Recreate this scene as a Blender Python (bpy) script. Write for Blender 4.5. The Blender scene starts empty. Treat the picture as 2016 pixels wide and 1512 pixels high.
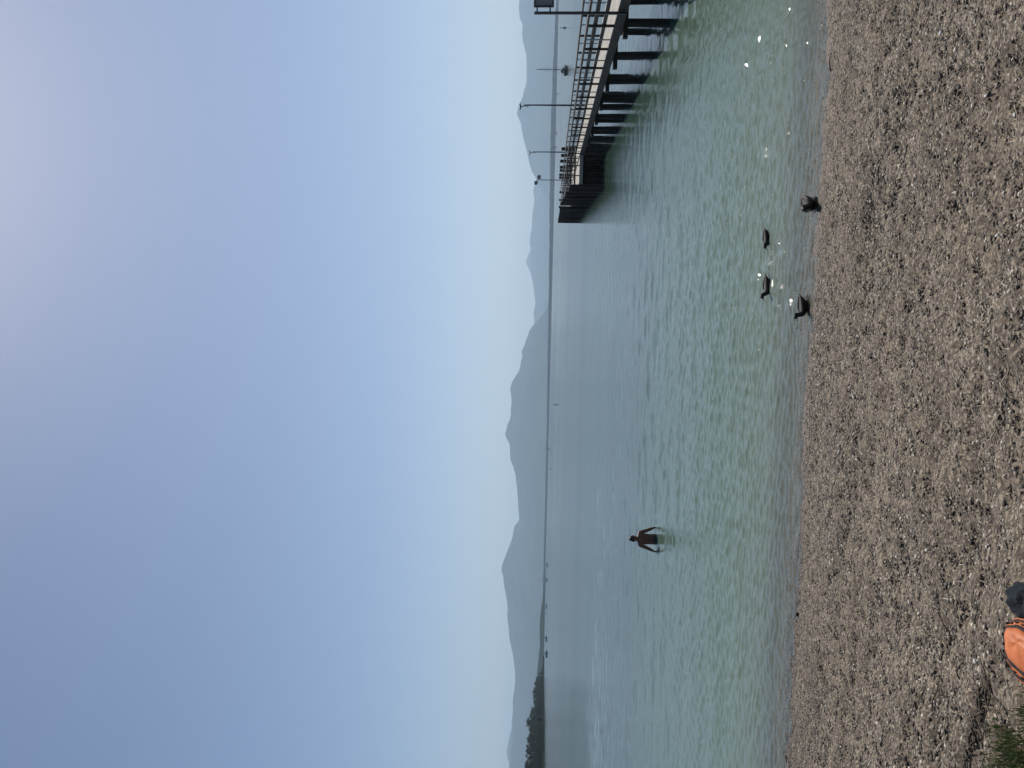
import bpy, bmesh, math, random
import numpy as np
from mathutils import Vector, Matrix, noise as mnoise

random.seed(7)
RNG = np.random.default_rng(7)
R = math.radians
SC = bpy.context.scene
COL = SC.collection

# ------------------------------------------------------------------ camera
# The photograph was taken with the phone on its side: the sky lies to the left.
EYE = 3.7                                   # metres above the lake
PITCH, ROLL, FPX = R(2.78), R(1.34), 1515.0  # FPX: focal length in pixels of the 2016 px side
_F = Vector((0, math.cos(PITCH), math.sin(PITCH)))
_R0 = Vector((1, 0, 0))
_U0 = Vector((0, -math.sin(PITCH), math.cos(PITCH)))
_IR = _R0 * math.cos(ROLL) + _U0 * math.sin(ROLL)     # to the right along the lake
_IU = -_R0 * math.sin(ROLL) + _U0 * math.cos(ROLL)    # up into the sky
cam_data = bpy.data.cameras.new('camera')
cam_data.sensor_fit = 'HORIZONTAL'
cam_data.sensor_width = 36.0
cam_data.lens = FPX / 2016 * 36.0
cam_data.clip_start = 0.1
cam_data.clip_end = 200000
cam = bpy.data.objects.new('camera', cam_data)
_m = Matrix.Identity(4)
for i in range(3):
    _m[i][0] = -_IU[i]; _m[i][1] = _IR[i]; _m[i][2] = -_F[i]
_m[2][3] = EYE
cam.matrix_world = _m
COL.objects.link(cam)
SC.camera = cam

# ------------------------------------------------------------------ world, sun, exposure
SUN_EL, SUN_AZ = R(50), R(20)               # azimuth from +Y towards +X
world = bpy.data.worlds.new('World')
SC.world = world
world.use_nodes = True
wn = world.node_tree
wn.nodes.clear()
w_out = wn.nodes.new('ShaderNodeOutputWorld')
w_bg = wn.nodes.new('ShaderNodeBackground')
w_sky = wn.nodes.new('ShaderNodeTexSky')
w_sky.sky_type = 'NISHITA'
w_sky.sun_disc = False
w_sky.sun_elevation = SUN_EL
w_sky.sun_rotation = SUN_AZ
w_sky.altitude = 500
w_sky.air_density = 1.0
w_sky.dust_density = 0.9
w_sky.ozone_density = 3.0
w_bg.inputs['Strength'].default_value = 0.070
w_tint = wn.nodes.new('ShaderNodeMix'); w_tint.data_type = 'RGBA'; w_tint.blend_type = 'MULTIPLY'
w_tint.inputs[0].default_value = 1.0
w_tint.inputs[7].default_value = (1.0, 0.945, 0.94, 1)     # the day's slightly violet white balance, whole sky alike
wn.links.new(w_sky.outputs[0], w_tint.inputs[6])
wn.links.new(w_tint.outputs[2], w_bg.inputs['Color'])
wn.links.new(w_bg.outputs[0], w_out.inputs['Surface'])

sun_l = bpy.data.lights.new('sun', 'SUN')
sun_l.energy = 3.5
sun_l.angle = R(0.53)
sun_l.color = (1.0, 0.95, 0.88)
sun = bpy.data.objects.new('sun', sun_l)
sd = Vector((math.sin(SUN_AZ) * math.cos(SUN_EL), math.cos(SUN_AZ) * math.cos(SUN_EL), math.sin(SUN_EL)))
sun.rotation_euler = sd.to_track_quat('Z', 'Y').to_euler()
sun.location = (40, 60, 80)
COL.objects.link(sun)

SC.view_settings.view_transform = 'Standard'
SC.view_settings.look = 'None'
SC.view_settings.exposure = 0.27
SC.view_settings.gamma = 1.0
SC.view_settings.use_curve_mapping = False
SC.render.engine = 'CYCLES'
SC.cycles.use_denoising = True
SC.cycles.max_bounces = 8
SC.cycles.transparent_max_bounces = 12
SC.cycles.volume_bounces = 2
SC.cycles.sample_clamp_indirect = 6.0
SC.cycles.caustics_reflective = False
SC.cycles.caustics_refractive = False

# ------------------------------------------------------------------ pixel helpers (a pixel gives a direction only)
def ray(x, y):
    return (_F * FPX + _IR * (756 - y) - _IU * (x - 1008)).normalized()
def on_z(x, y, z=0.0):
    d = ray(x, y); t = (z - EYE) / d.z
    return Vector((0, 0, EYE)) + d * t
def at_depth(x, y, Y):
    d = ray(x, y)
    return Vector((0, 0, EYE)) + d * (Y / d.y)

# ------------------------------------------------------------------ generic helpers
def tag(o, label=None, cat=None, group=None, kind=None):
    if label: o['label'] = label
    if cat: o['category'] = cat
    if group: o['group'] = group
    if kind: o['kind'] = kind
    return o
def empty(name, loc, rz=0.0):
    o = bpy.data.objects.new(name, None)
    o.empty_display_size = 0.2
    o.location = loc
    o.rotation_euler = (0, 0, rz)
    COL.objects.link(o)
    return o
def mesh_obj(name, me, mat=None, parent=None, smooth=False):
    if mat is not None and not me.materials: me.materials.append(mat)
    if smooth: me.polygons.foreach_set('use_smooth', [True] * len(me.polygons))
    o = bpy.data.objects.new(name, me)
    COL.objects.link(o)
    if parent is not None: o.parent = parent
    return o
def inst(o, parent, loc=(0, 0, 0), rot=(0, 0, 0), scale=(1, 1, 1)):
    c = o.copy(); COL.objects.link(c); c.parent = parent
    c.location = loc; c.rotation_euler = rot; c.scale = scale
    return c

class MB:
    """collects simple shapes, builds ONE mesh object"""
    def __init__(s): s.v = []; s.f = []; s.mi = []
    def add(s, verts, faces, mi=0):
        n = len(s.v); s.v += [tuple(v) for v in verts]
        s.f += [tuple(i + n for i in f) for f in faces]; s.mi += [mi] * len(faces)
        return s
    def box(s, c, d, rz=0.0, mi=0, bev=0.0):
        x, y, z = d[0] / 2, d[1] / 2, d[2] / 2
        ca, sa = math.cos(rz), math.sin(rz)
        if bev <= 0:
            pts = [(a * x, b * y, e * z) for e in (-1, 1) for a, b in ((-1, -1), (1, -1), (1, 1), (-1, 1))]
            fs = [(3, 2, 1, 0), (4, 5, 6, 7), (0, 1, 5, 4), (1, 2, 6, 5), (2, 3, 7, 6), (3, 0, 4, 7)]
        else:
            def ring(zz, k):
                xx, yy = x - k, y - k
                return [(-xx, -yy, zz), (xx, -yy, zz), (xx, yy, zz), (-xx, yy, zz)]
            pts = ring(-z, bev) + ring(-z + bev, 0) + ring(z - bev, 0) + ring(z, bev)
            fs = [(3, 2, 1, 0), (12, 13, 14, 15)]
            for r_ in range(3):
                for k in range(4):
                    a = r_ * 4 + k; b = r_ * 4 + (k + 1) % 4
                    fs.append((a, b, b + 4, a + 4))
        return s.add([(c[0] + px * ca - py * sa, c[1] + px * sa + py * ca, c[2] + pz) for px, py, pz in pts], fs, mi)
    def tube(s, path, rad, seg=8, mi=0, caps=True, sq=1.0):
        path = [Vector(p) for p in path]
        if not hasattr(rad, '__len__'): rad = [rad] * len(path)
        n = len(path); rings = []
        up = Vector((0, 0, 1))
        for i, p in enumerate(path):
            t = (path[min(i + 1, n - 1)] - path[max(i - 1, 0)]).normalized()
            u = t.cross(up) if abs(t.dot(up)) < 0.95 else t.cross(Vector((0, 1, 0)))
            u.normalize(); w = u.cross(t)
            rings.append([p + (u * math.cos(a) + w * math.sin(a) * sq) * rad[i]
                          for a in [2 * math.pi * k / seg for k in range(seg)]])
        return s.loft(rings, mi, caps)
    def loft(s, rings, mi=0, caps=True):
        n = len(rings[0]); vs = [p for r_ in rings for p in r_]; fs = []
        for i in range(len(rings) - 1):
            for k in range(n):
                a = i * n + k; b = i * n + (k + 1) % n
                fs.append((a, b, b + n, a + n))
        if caps:
            fs.append(tuple(range(n))[::-1])
            fs.append(tuple((len(rings) - 1) * n + k for k in range(n)))
        return s.add(vs, fs, mi)
    def mesh(s, name, mats=None):
        me = bpy.data.meshes.new(name)
        me.from_pydata(s.v, [], s.f)
        if mats:
            for m in (mats if isinstance(mats, (list, tuple)) else [mats]): me.materials.append(m)
            if len(me.materials) > 1: me.polygons.foreach_set('material_index', s.mi)
        me.update()
        return me
    def build(s, name, mat, parent=None, smooth=False):
        return mesh_obj(name, s.mesh(name, mat), None, parent, smooth)

# ------------------------------------------------------------------ materials
class NT:
    def __init__(s, name):
        s.m = bpy.data.materials.new(name); s.m.use_nodes = True
        s.t = s.m.node_tree; s.t.nodes.clear()
        s.out = s.n('ShaderNodeOutputMaterial')
    def n(s, kind, **kw):
        nd = s.t.nodes.new(kind)
        for k, v in kw.items():
            if k in nd.inputs.keys() if isinstance(k, str) else False: nd.inputs[k].default_value = v
            else: setattr(nd, k, v)
        return nd
    def l(s, a, b): s.t.links.new(a, b)
    def noise(s, scale, detail=4, rough=0.55, vec=None):
        nd = s.n('ShaderNodeTexNoise')
        nd.inputs['Scale'].default_value = scale; nd.inputs['Detail'].default_value = detail
        nd.inputs['Roughness'].default_value = rough
        if vec is not None: s.l(vec, nd.inputs['Vector'])
        return nd
    def ramp(s, fac, stops):
        nd = s.n('ShaderNodeValToRGB'); e = nd.color_ramp.elements
        while len(e) < len(stops): e.new(0.5)
        for el, (p, c) in zip(e, stops):
            el.position = p; el.color = (c[0], c[1], c[2], 1) if hasattr(c, '__len__') else (c, c, c, 1)
        s.l(fac, nd.inputs['Fac']); return nd
    def math(s, op, a, b=None, clamp=False):
        nd = s.n('ShaderNodeMath', operation=op); nd.use_clamp = clamp
        for i, v in enumerate((a, b)):
            if v is None: continue
            if isinstance(v, (int, float)): nd.inputs[i].default_value = v
            else: s.l(v, nd.inputs[i])
        return nd.outputs[0]
    def mapping(s, src, scale=(1, 1, 1), rot=(0, 0, 0)):
        nd = s.n('ShaderNodeMapping'); nd.inputs['Scale'].default_value = scale; nd.inputs['Rotation'].default_value = rot
        s.l(src, nd.inputs['Vector']); return nd.outputs[0]
    def mixc(s, fac, a, b, mode='MIX'):
        nd = s.n('ShaderNodeMix', data_type='RGBA', blend_type=mode)
        for i, v in ((0, fac), (6, a), (7, b)):
            if isinstance(v, (int, float)): nd.inputs[i].default_value = v
            elif isinstance(v, (tuple, list)): nd.inputs[i].default_value = (*v, 1) if len(v) == 3 else v
            else: s.l(v, nd.inputs[i])
        return nd.outputs[2]

def surf_mat(name, c1, c2, scale=8, rough=0.7, bump=0.0, bscale=None, stretch=(1, 1, 1), spec=0.4, rnd=0.0, metal=0.0):
    t = NT(name)
    tc = t.n('ShaderNodeTexCoord')
    vec = t.mapping(tc.outputs['Object'], stretch)
    nz = t.noise(scale, 5, 0.6, vec)
    col = t.ramp(nz.outputs['Fac'], [(0.3, c1), (0.7, c2)]).outputs['Color']
    if rnd > 0:
        oi = t.n('ShaderNodeObjectInfo')
        v = t.math('MULTIPLY_ADD', oi.outputs['Random'], rnd)
        v.node.inputs[2].default_value = 1 - rnd / 2
        hs = t.n('ShaderNodeHueSaturation'); t.l(v, hs.inputs['Value']); t.l(col, hs.inputs['Color']); col = hs.outputs[0]
    b = t.n('ShaderNodeBsdfPrincipled')
    b.inputs['Roughness'].default_value = rough
    b.inputs['Specular IOR Level'].default_value = spec
    b.inputs['Metallic'].default_value = metal
    t.l(col, b.inputs['Base Color'])
    if bump > 0:
        n2 = t.noise(bscale or scale * 3, 5, 0.6, vec)
        bp = t.n('ShaderNodeBump'); bp.inputs['Strength'].default_value = 1.0; bp.inputs['Distance'].default_value = bump
        t.l(n2.outputs['Fac'], bp.inputs['Height']); t.l(bp.outputs[0], b.inputs['Normal'])
    t.l(b.outputs[0], t.out.inputs['Surface'])
    return t.m

M = {}
M['pile'] = surf_mat('dark_tarred_timber', (0.016, 0.014, 0.013), (0.045, 0.040, 0.036), 3, 0.8, 0.006, 20, (3, 3, 0.4), rnd=0.3)
M['beam'] = surf_mat('brown_timber_beam', (0.020, 0.016, 0.013), (0.060, 0.049, 0.040), 4, 0.8, 0.004, 16, (4, 0.5, 4), rnd=0.2)
M['rail'] = surf_mat('weathered_rail_timber', (0.05, 0.040, 0.033), (0.13, 0.108, 0.090), 5, 0.75, 0.003, 18, (4, 0.4, 4), rnd=0.35)
M['deck'] = surf_mat('silvered_deck_plank', (0.31, 0.29, 0.25), (0.50, 0.47, 0.41), 4, 0.85, 0.003, 24, (6, 0.35, 6), rnd=0.25)
M['steel'] = surf_mat('galvanised_steel', (0.22, 0.23, 0.24), (0.34, 0.35, 0.36), 14, 0.45, metal=0.7)
M['dark_steel'] = surf_mat('dark_painted_steel', (0.025, 0.028, 0.033), (0.045, 0.048, 0.055), 9, 0.4)
M['panel'] = surf_mat('grey_board_back', (0.12, 0.13, 0.15), (0.19, 0.20, 0.22), 6, 0.6)
M['glass'] = surf_mat('lamp_glass', (0.10, 0.11, 0.12), (0.16, 0.17, 0.18), 6, 0.2)
M['hull_white'] = surf_mat('white_gelcoat', (0.62, 0.62, 0.60), (0.74, 0.74, 0.72), 3, 0.25)
M['hull_dark'] = surf_mat('dark_blue_hull_paint', (0.025, 0.035, 0.055), (0.04, 0.055, 0.08), 3, 0.3)
M['hull_wood'] = surf_mat('varnished_dark_wood_hull', (0.045, 0.03, 0.02), (0.09, 0.06, 0.04), 5, 0.35)
M['sail'] = surf_mat('white_sailcloth', (0.72, 0.73, 0.74), (0.80, 0.80, 0.80), 2, 0.8)
M['cover'] = surf_mat('dark_canvas_cover', (0.03, 0.04, 0.07), (0.06, 0.07, 0.11), 5, 0.9)
M['alu'] = surf_mat('anodised_mast', (0.05, 0.055, 0.06), (0.09, 0.095, 0.10), 4, 0.4, metal=0.6)
M['mount'] = surf_mat('wooded_mountain', (0.018, 0.032, 0.022), (0.06, 0.072, 0.055), 0.0016, 0.95, spec=0.0)
M['farwood'] = surf_mat('far_shore_wood', (0.010, 0.018, 0.012), (0.026, 0.040, 0.022), 0.02, 0.95, spec=0.0)
M['leaf'] = surf_mat('broadleaf_foliage', (0.012, 0.026, 0.010), (0.036, 0.066, 0.022), 0.5, 0.7, rnd=0.5)
M['bark'] = surf_mat('tree_bark', (0.05, 0.04, 0.03), (0.10, 0.085, 0.07), 2, 0.9)
M['reed'] = surf_mat('reed_bank', (0.012, 0.018, 0.010), (0.028, 0.034, 0.018), 0.6, 0.9, spec=0.0)
M['skin'] = surf_mat('tanned_skin', (0.11, 0.046, 0.031), (0.17, 0.075, 0.050), 6, 0.5)
M['hair'] = surf_mat('dark_hair', (0.010, 0.008, 0.007), (0.025, 0.019, 0.015), 60, 0.5)
M['shorts'] = surf_mat('dark_green_swim_shorts', (0.008, 0.022, 0.020), (0.014, 0.035, 0.032), 20, 0.6)
M['eye'] = surf_mat('dark_eye', (0.004, 0.004, 0.004), (0.008, 0.008, 0.008), 20, 0.15)
M['duck_dark'] = surf_mat('dark_brown_plumage', (0.006, 0.005, 0.004), (0.026, 0.019, 0.015), 70, 0.7, 0.002, 120)
M['duck_head'] = surf_mat('black_head_plumage', (0.006, 0.006, 0.006), (0.016, 0.014, 0.013), 80, 0.55)
M['duck_wing'] = surf_mat('mottled_brown_wing', (0.008, 0.006, 0.005), (0.045, 0.034, 0.028), 26, 0.7, 0.002, 90, (1, 3, 1))
M['duck_pale'] = surf_mat('pale_mottled_flank', (0.02, 0.016, 0.014), (0.24, 0.205, 0.18), 34, 0.8, 0.002, 90)
M['bill'] = surf_mat('dark_bill', (0.03, 0.028, 0.02), (0.05, 0.045, 0.035), 60, 0.4)
M['web'] = surf_mat('orange_foot', (0.25, 0.09, 0.03), (0.35, 0.13, 0.05), 40, 0.6)
M['orange'] = surf_mat('orange_nylon', (0.50, 0.125, 0.032), (0.66, 0.19, 0.055), 9, 0.55, 0.004, 12)
M['band'] = surf_mat('dark_brown_webbing', (0.018, 0.012, 0.011), (0.035, 0.024, 0.021), 60, 0.85)
M['fleece'] = surf_mat('dark_blue_fleece', (0.006, 0.009, 0.014), (0.014, 0.020, 0.027), 40, 0.95, 0.006, 160)
M['twig'] = surf_mat('bleached_twig', (0.30, 0.24, 0.17), (0.52, 0.45, 0.34), 30, 0.85, rnd=0.5)
M['twig_dark'] = surf_mat('dark_driftwood', (0.025, 0.018, 0.013), (0.07, 0.05, 0.04), 30, 0.85)
M['litter'] = surf_mat('plant_litter', (0.03, 0.024, 0.018), (0.13, 0.10, 0.07), 18, 0.9)
M['shell'] = surf_mat('white_shell', (0.55, 0.53, 0.48), (0.78, 0.76, 0.70), 40, 0.6)
M['stone_dark'] = surf_mat('wet_dark_stone', (0.012, 0.011, 0.010), (0.03, 0.027, 0.024), 30, 0.3, 0.004, 60)

# gravel pebbles: every instance picks its own colour
def pebble_mat():
    t = NT('gravel_pebble')
    oi = t.n('ShaderNodeObjectInfo')
    c = t.ramp(oi.outputs['Random'], [(0.0, (0.022, 0.018, 0.015)), (0.22, (0.062, 0.050, 0.042)), (0.42, (0.13, 0.11, 0.09)),
                                      (0.58, (0.21, 0.185, 0.155)), (0.70, (0.14, 0.137, 0.13)), (0.82, (0.34, 0.30, 0.25)),
                                      (0.93, (0.45, 0.42, 0.37)), (0.985, (0.70, 0.67, 0.60))])
    tc = t.n('ShaderNodeTexCoord')
    nz = t.noise(2.2, 3, 0.6, tc.outputs['Object'])
    c2 = t.mixc(0.5, c.outputs['Color'], t.ramp(nz.outputs['Fac'], [(0.3, 0.45), (0.7, 1.0)]).outputs['Color'], 'MULTIPLY')
    g = t.n('ShaderNodeNewGeometry')
    sx = t.n('ShaderNodeSeparateXYZ'); t.l(g.outputs['Position'], sx.inputs[0])
    wet = t.n('ShaderNodeMapRange'); t.l(sx.outputs['Z'], wet.inputs['Value'])
    wet.inputs['From Min'].default_value = 0.012; wet.inputs['From Max'].default_value = 0.055
    wet.inputs['To Min'].default_value = 1; wet.inputs['To Max'].default_value = 0
    c2 = t.mixc(1.0, c2, (1.02, 0.95, 0.85), 'MULTIPLY')
    c3 = t.mixc(wet.outputs[0], c2, t.mixc(1.0, c2, (0.60, 0.52, 0.44), 'MULTIPLY'))
    b = t.n('ShaderNodeBsdfPrincipled')
    t.l(c3, b.inputs['Base Color'])
    ro = t.math('MULTIPLY_ADD', wet.outputs[0], -0.3); ro.node.inputs[2].default_value = 0.72
    t.l(ro, b.inputs['Roughness'])
    b.inputs['Specular IOR Level'].default_value = 0.4
    t.l(b.outputs[0], t.out.inputs['Surface'])
    return t.m
M['pebble'] = pebble_mat()

def beach_mat():
    t = NT('gravel_beach')
    g = t.n('ShaderNodeNewGeometry'); pos = g.outputs['Position']
    sx = t.n('ShaderNodeSeparateXYZ'); t.l(pos, sx.inputs[0])
    vor = t.n('ShaderNodeTexVoronoi'); vor.inputs['Scale'].default_value = 55; t.l(pos, vor.inputs['Vector'])
    sv = t.n('ShaderNodeSeparateColor'); t.l(vor.outputs['Color'], sv.inputs[0])
    grain = t.ramp(sv.outputs[0], [(0.0, (0.05, 0.042, 0.035)), (0.35, (0.13, 0.11, 0.09)), (0.7, (0.20, 0.175, 0.145)), (0.95, (0.36, 0.33, 0.29))])
    pt = t.noise(0.9, 5, 0.65, pos)
    patch = t.ramp(pt.outputs['Fac'], [(0.30, (0.70, 0.66, 0.62)), (0.52, (0.98, 0.94, 0.88)), (0.72, (1.1, 1.1, 1.06))])
    c = t.mixc(1.0, grain.outputs['Color'], patch.outputs['Color'], 'MULTIPLY')
    dark = t.ramp(t.noise(7, 4, 0.6, pos).outputs['Fac'], [(0.30, 0.72), (0.48, 1.0)])
    c = t.mixc(1.0, c, dark.outputs['Color'], 'MULTIPLY')
    c = t.mixc(1.0, c, (1.02, 0.95, 0.85), 'MULTIPLY')
    wet = t.n('ShaderNodeMapRange'); t.l(sx.outputs['Z'], wet.inputs['Value'])
    wet.inputs['From Min'].default_value = 0.008; wet.inputs['From Max'].default_value = 0.045
    wet.inputs['To Min'].default_value = 1; wet.inputs['To Max'].default_value = 0
    sand = t.mixc(0.6, c, (0.25, 0.19, 0.13))
    bed = t.n('ShaderNodeMapRange'); t.l(sx.outputs['Z'], bed.inputs['Value'])
    bed.inputs['From Min'].default_value = -0.035; bed.inputs['From Max'].default_value = -0.004
    bed.inputs['To Min'].default_value = 1; bed.inputs['To Max'].default_value = 0
    rim = t.mixc(1.0, c, (0.62, 0.52, 0.43), 'MULTIPLY')
    rim = t.mixc(bed.outputs[0], rim, t.mixc(1.0, sand, (0.95, 0.86, 0.74), 'MULTIPLY'))
    c = t.mixc(wet.outputs[0], c, rim)
    b = t.n('ShaderNodeBsdfPrincipled'); t.l(c, b.inputs['Base Color'])
    ro = t.math('MULTIPLY_ADD', wet.outputs[0], -0.35); ro.node.inputs[2].default_value = 0.9
    t.l(ro, b.inputs['Roughness'])
    bp = t.n('ShaderNodeBump'); bp.inputs['Distance'].default_value = 0.012
    t.l(t.noise(60, 4, 0.7, pos).outputs['Fac'], bp.inputs['Height']); t.l(bp.outputs[0], b.inputs['Normal'])
    t.l(b.outputs[0], t.out.inputs['Surface'])
    return t.m
M['beach'] = beach_mat()

def water_mat():
    t = NT('lake_water')
    g = t.n('ShaderNodeNewGeometry'); pos = g.outputs['Position']
    # ripples too fine for the mesh
    v1 = t.mapping(pos, (1.0, 1.35, 1.0), (0, 0, R(8)))
    v2 = t.mapping(pos, (0.8, 1.3, 1.0), (0, 0, R(-14)))
    n1 = t.noise(4.6, 3, 0.55, v1); n2 = t.noise(1.1, 2, 0.5, v2); n3 = t.noise(13, 2, 0.5, v1)
    h = t.math('MULTIPLY', n1.outputs['Fac'], 0.016)
    h = t.math('ADD', h, t.math('MULTIPLY', n2.outputs['Fac'], 0.045))
    h = t.math('ADD', h, t.math('MULTIPLY', n3.outputs['Fac'], 0.009))
    # calm streaks: long bands where the wind has smoothed the lake
    vs = t.mapping(pos, (0.0011, 0.010, 1.0), (0, 0, R(4)))
    calm = t.ramp(t.noise(1.0, 4, 0.6, vs).outputs['Fac'], [(0.38, 0.5), (0.54, 1.0)])
    h = t.math('MULTIPLY', h, calm.outputs['Color'])
    rb = t.n('ShaderNodeAttribute'); rb.attribute_name = 'rough'
    h = t.math('MULTIPLY', h, t.math('SUBTRACT', 1.0, t.math('MULTIPLY', rb.outputs['Fac'], 0.1)))
    bp = t.n('ShaderNodeBump'); bp.inputs['Strength'].default_value = 1.0; bp.inputs['Distance'].default_value = 1.0
    t.l(h, bp.inputs['Height'])
    at = t.n('ShaderNodeAttribute'); at.attribute_name = 'depth'
    op = t.n('ShaderNodeMapRange'); op.interpolation_type = 'SMOOTHSTEP'
    t.l(at.outputs['Fac'], op.inputs['Value'])
    op.inputs['From Min'].default_value = -0.02; op.inputs['From Max'].default_value = 0.15
    op.inputs['To Min'].default_value = 0.15; op.inputs['To Max'].default_value = 0.93
    cl = t.ramp(t.math('MULTIPLY', at.outputs['Fac'], 0.6), [(0.0, (0.150, 0.165, 0.130)), (0.16, (0.150, 0.205, 0.155)), (0.32, (0.120, 0.178, 0.138)), (0.55, (0.062, 0.106, 0.084)), (1.0, (0.054, 0.096, 0.077))])
    body = t.n('ShaderNodeBsdfDiffuse'); t.l(cl.outputs['Color'], body.inputs['Color'])
    tr = t.n('ShaderNodeBsdfTransparent'); tr.inputs['Color'].default_value = (0.90, 0.95, 0.92, 1)
    m1 = t.n('ShaderNodeMixShader'); t.l(op.outputs[0], m1.inputs[0]); t.l(tr.outputs[0], m1.inputs[1]); t.l(body.outputs[0], m1.inputs[2])
    gl = t.n('ShaderNodeBsdfGlossy'); ra = t.n('ShaderNodeAttribute'); ra.attribute_name = 'rough'
    rg = t.math('MULTIPLY_ADD', t.math('MULTIPLY', ra.outputs['Fac'], calm.outputs['Color']), 0.05); rg.node.inputs[2].default_value = 0.035
    t.l(rg, gl.inputs['Roughness']); t.l(bp.outputs[0], gl.inputs['Normal'])
    fr = t.n('ShaderNodeFresnel'); fr.inputs['IOR'].default_value = 1.333; t.l(bp.outputs[0], fr.inputs['Normal'])
    m2 = t.n('ShaderNodeMixShader'); t.l(fr.outputs[0], m2.inputs[0]); t.l(m1.outputs[0], m2.inputs[1]); t.l(gl.outputs[0], m2.inputs[2])
    t.l(m2.outputs[0], t.out.inputs['Surface'])
    return t.m
M['water'] = water_mat()

# ================================================================== STRUCTURE
# ---- beach and lake bed, one sheet
def shore_y(x): return 11.2 - 0.1 * np.clip(x, -60, 60)
_wv = [(RNG.uniform(0, 2 * math.pi), RNG.uniform(0, 6.28), 2 * math.pi / L, A) for L, A in
       [(3.1, .030), (2.2, .022), (1.6, .018), (1.1, .014), (.8, .011), (.62, .009), (.45, .008), (.38, .007), (.31, .006),
        (.26, .006), (.21, .005), (.17, .0045), (.14, .004)] for _ in range(3)]
def relief(x, y):
    h = np.zeros_like(x)
    for a, ph, k, A in _wv:
        h += A * 0.66 * np.sin(k * (x * math.cos(a) + y * math.sin(a)) + ph + 1.3 * np.sin(0.7 * k * (y * math.cos(a) - x * math.sin(a)) + ph * 2))
    return h
def ground_z(x, y):
    x = np.asarray(x, float); y = np.asarray(y, float)
    q = shore_y(x) - y
    land = np.where(q < 11.5, 0.11 * q + 0.0075 * q * q, 2.257 + 0.02 * (q - 11.5))
    bed = np.maximum(0.075 * q, -0.35 + 0.034 * (q + 4.67))
    bed = np.maximum(bed, -4.0)
    z = np.where(q > 0, land, bed)
    amp = np.clip((q + 0.6) / 3.0, 0.08, 1.0)
    return z + relief(x, y) * amp
def bed_depth(x, y):
    q = shore_y(x) - y
    return -np.maximum(np.where(q > 0, 0.11 * q, np.maximum(0.075 * q, -0.35 + 0.034 * (q + 4.67))), -4.0)

def grid_mesh(name, xs, ys, zf, mat):
    X, Y = np.meshgrid(xs, ys)
    Z = zf(X, Y)
    V = np.stack([X.ravel(), Y.ravel(), Z.ravel()], 1)
    nx, ny = len(xs), len(ys)
    i = np.arange(nx * ny).reshape(ny, nx)
    Fq = np.stack([i[:-1, :-1], i[:-1, 1:], i[1:, 1:], i[1:, :-1]], -1).reshape(-1, 4)
    me = np_mesh(name, V, Fq)
    if mat: me.materials.append(mat)
    return me
def np_mesh(name, V, Fq):
    me = bpy.data.meshes.new(name)
    n = Fq.shape[1]
    me.vertices.add(len(V)); me.vertices.foreach_set('co', V.astype(np.float32).ravel())
    me.loops.add(Fq.size); me.loops.foreach_set('vertex_index', Fq.astype(np.int32).ravel())
    me.polygons.add(len(Fq)); me.polygons.foreach_set('loop_start', np.arange(0, Fq.size, n, dtype=np.int32))
    me.polygons.foreach_set('use_smooth', np.ones(len(Fq), dtype=bool))
    me.update(); me.validate()
    return me
def span(*parts):
    out = []
    for a, b, st in parts: out.append(np.arange(a, b, st))
    return np.concatenate(out + [np.array([parts[-1][1]])])

xs = span((-400, -60, 20), (-60, -16, 2), (-16, -7, .25), (-7, 7, .045), (7, 16, .25), (16, 60, 2), (60, 400, 20))
ys = span((-60, -4, 2), (-4, 3, .2), (3, 13, .045), (13, 40, .6), (40, 400, 20))
beach = mesh_obj('beach', grid_mesh('beach', xs, ys, ground_z, M['beach']))
tag(beach, 'grey brown gravel beach sloping to the lake', None, None, 'structure')

# ---- lake: polar sheet with real waves, resolved as finely as they show
rr = [8.5]
while rr[-1] < 260: rr.append(rr[-1] + max(0.024, rr[-1] ** 2 * 0.00021))
while rr[-1] < 30000: rr.append(rr[-1] * 1.09)
rr = np.array(rr)
th = np.concatenate([np.linspace(-1.35, -0.62, 60)[:-1], np.linspace(-0.62, 0.62, 1000), np.linspace(0.62, 1.35, 60)[1:]])
TH, RR = np.meshgrid(th, rr)
WX, WY = RR * np.sin(TH), RR * np.cos(TH)
dr = np.maximum(0.024, RR ** 2 * 0.00021)
WZ = np.zeros_like(WX)
DEP = bed_depth(WX, WY)
LONG = np.clip(DEP / 0.8, 0.15, 1.0)
for k in range(96):
    L = 0.09 * (28.0 ** (k / 95.0)) * RNG.uniform(0.9, 1.1)
    ang = R(-90 + 12) + RNG.normal(0, R(50))
    slope = 0.056 * math.exp(-(math.log(L / 0.20) / 0.75) ** 2) + (0.0125 if L > 0.8 else 0.009)
    amp = slope * L / 6.283 * RNG.uniform(0.6, 1.4)
    kx, ky = 2 * math.pi / L * math.cos(ang), 2 * math.pi / L * math.sin(ang)
    fade = np.clip((L / (1.8 * dr)) - 1.0, 0, 1)
    if L > 0.8: fade = fade * LONG
    WZ += amp * fade * np.sin(kx * WX + ky * WY + RNG.uniform(0, 6.28))
WZ *= np.clip(0.42 + DEP * 2.0, 0.36, 1.0)
WZ *= 0.75 + 0.35 * np.sin(WX * 0.13 + 1.1) * np.sin(WY * 0.09 + 0.5 * np.sin(WX * .07))
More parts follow.
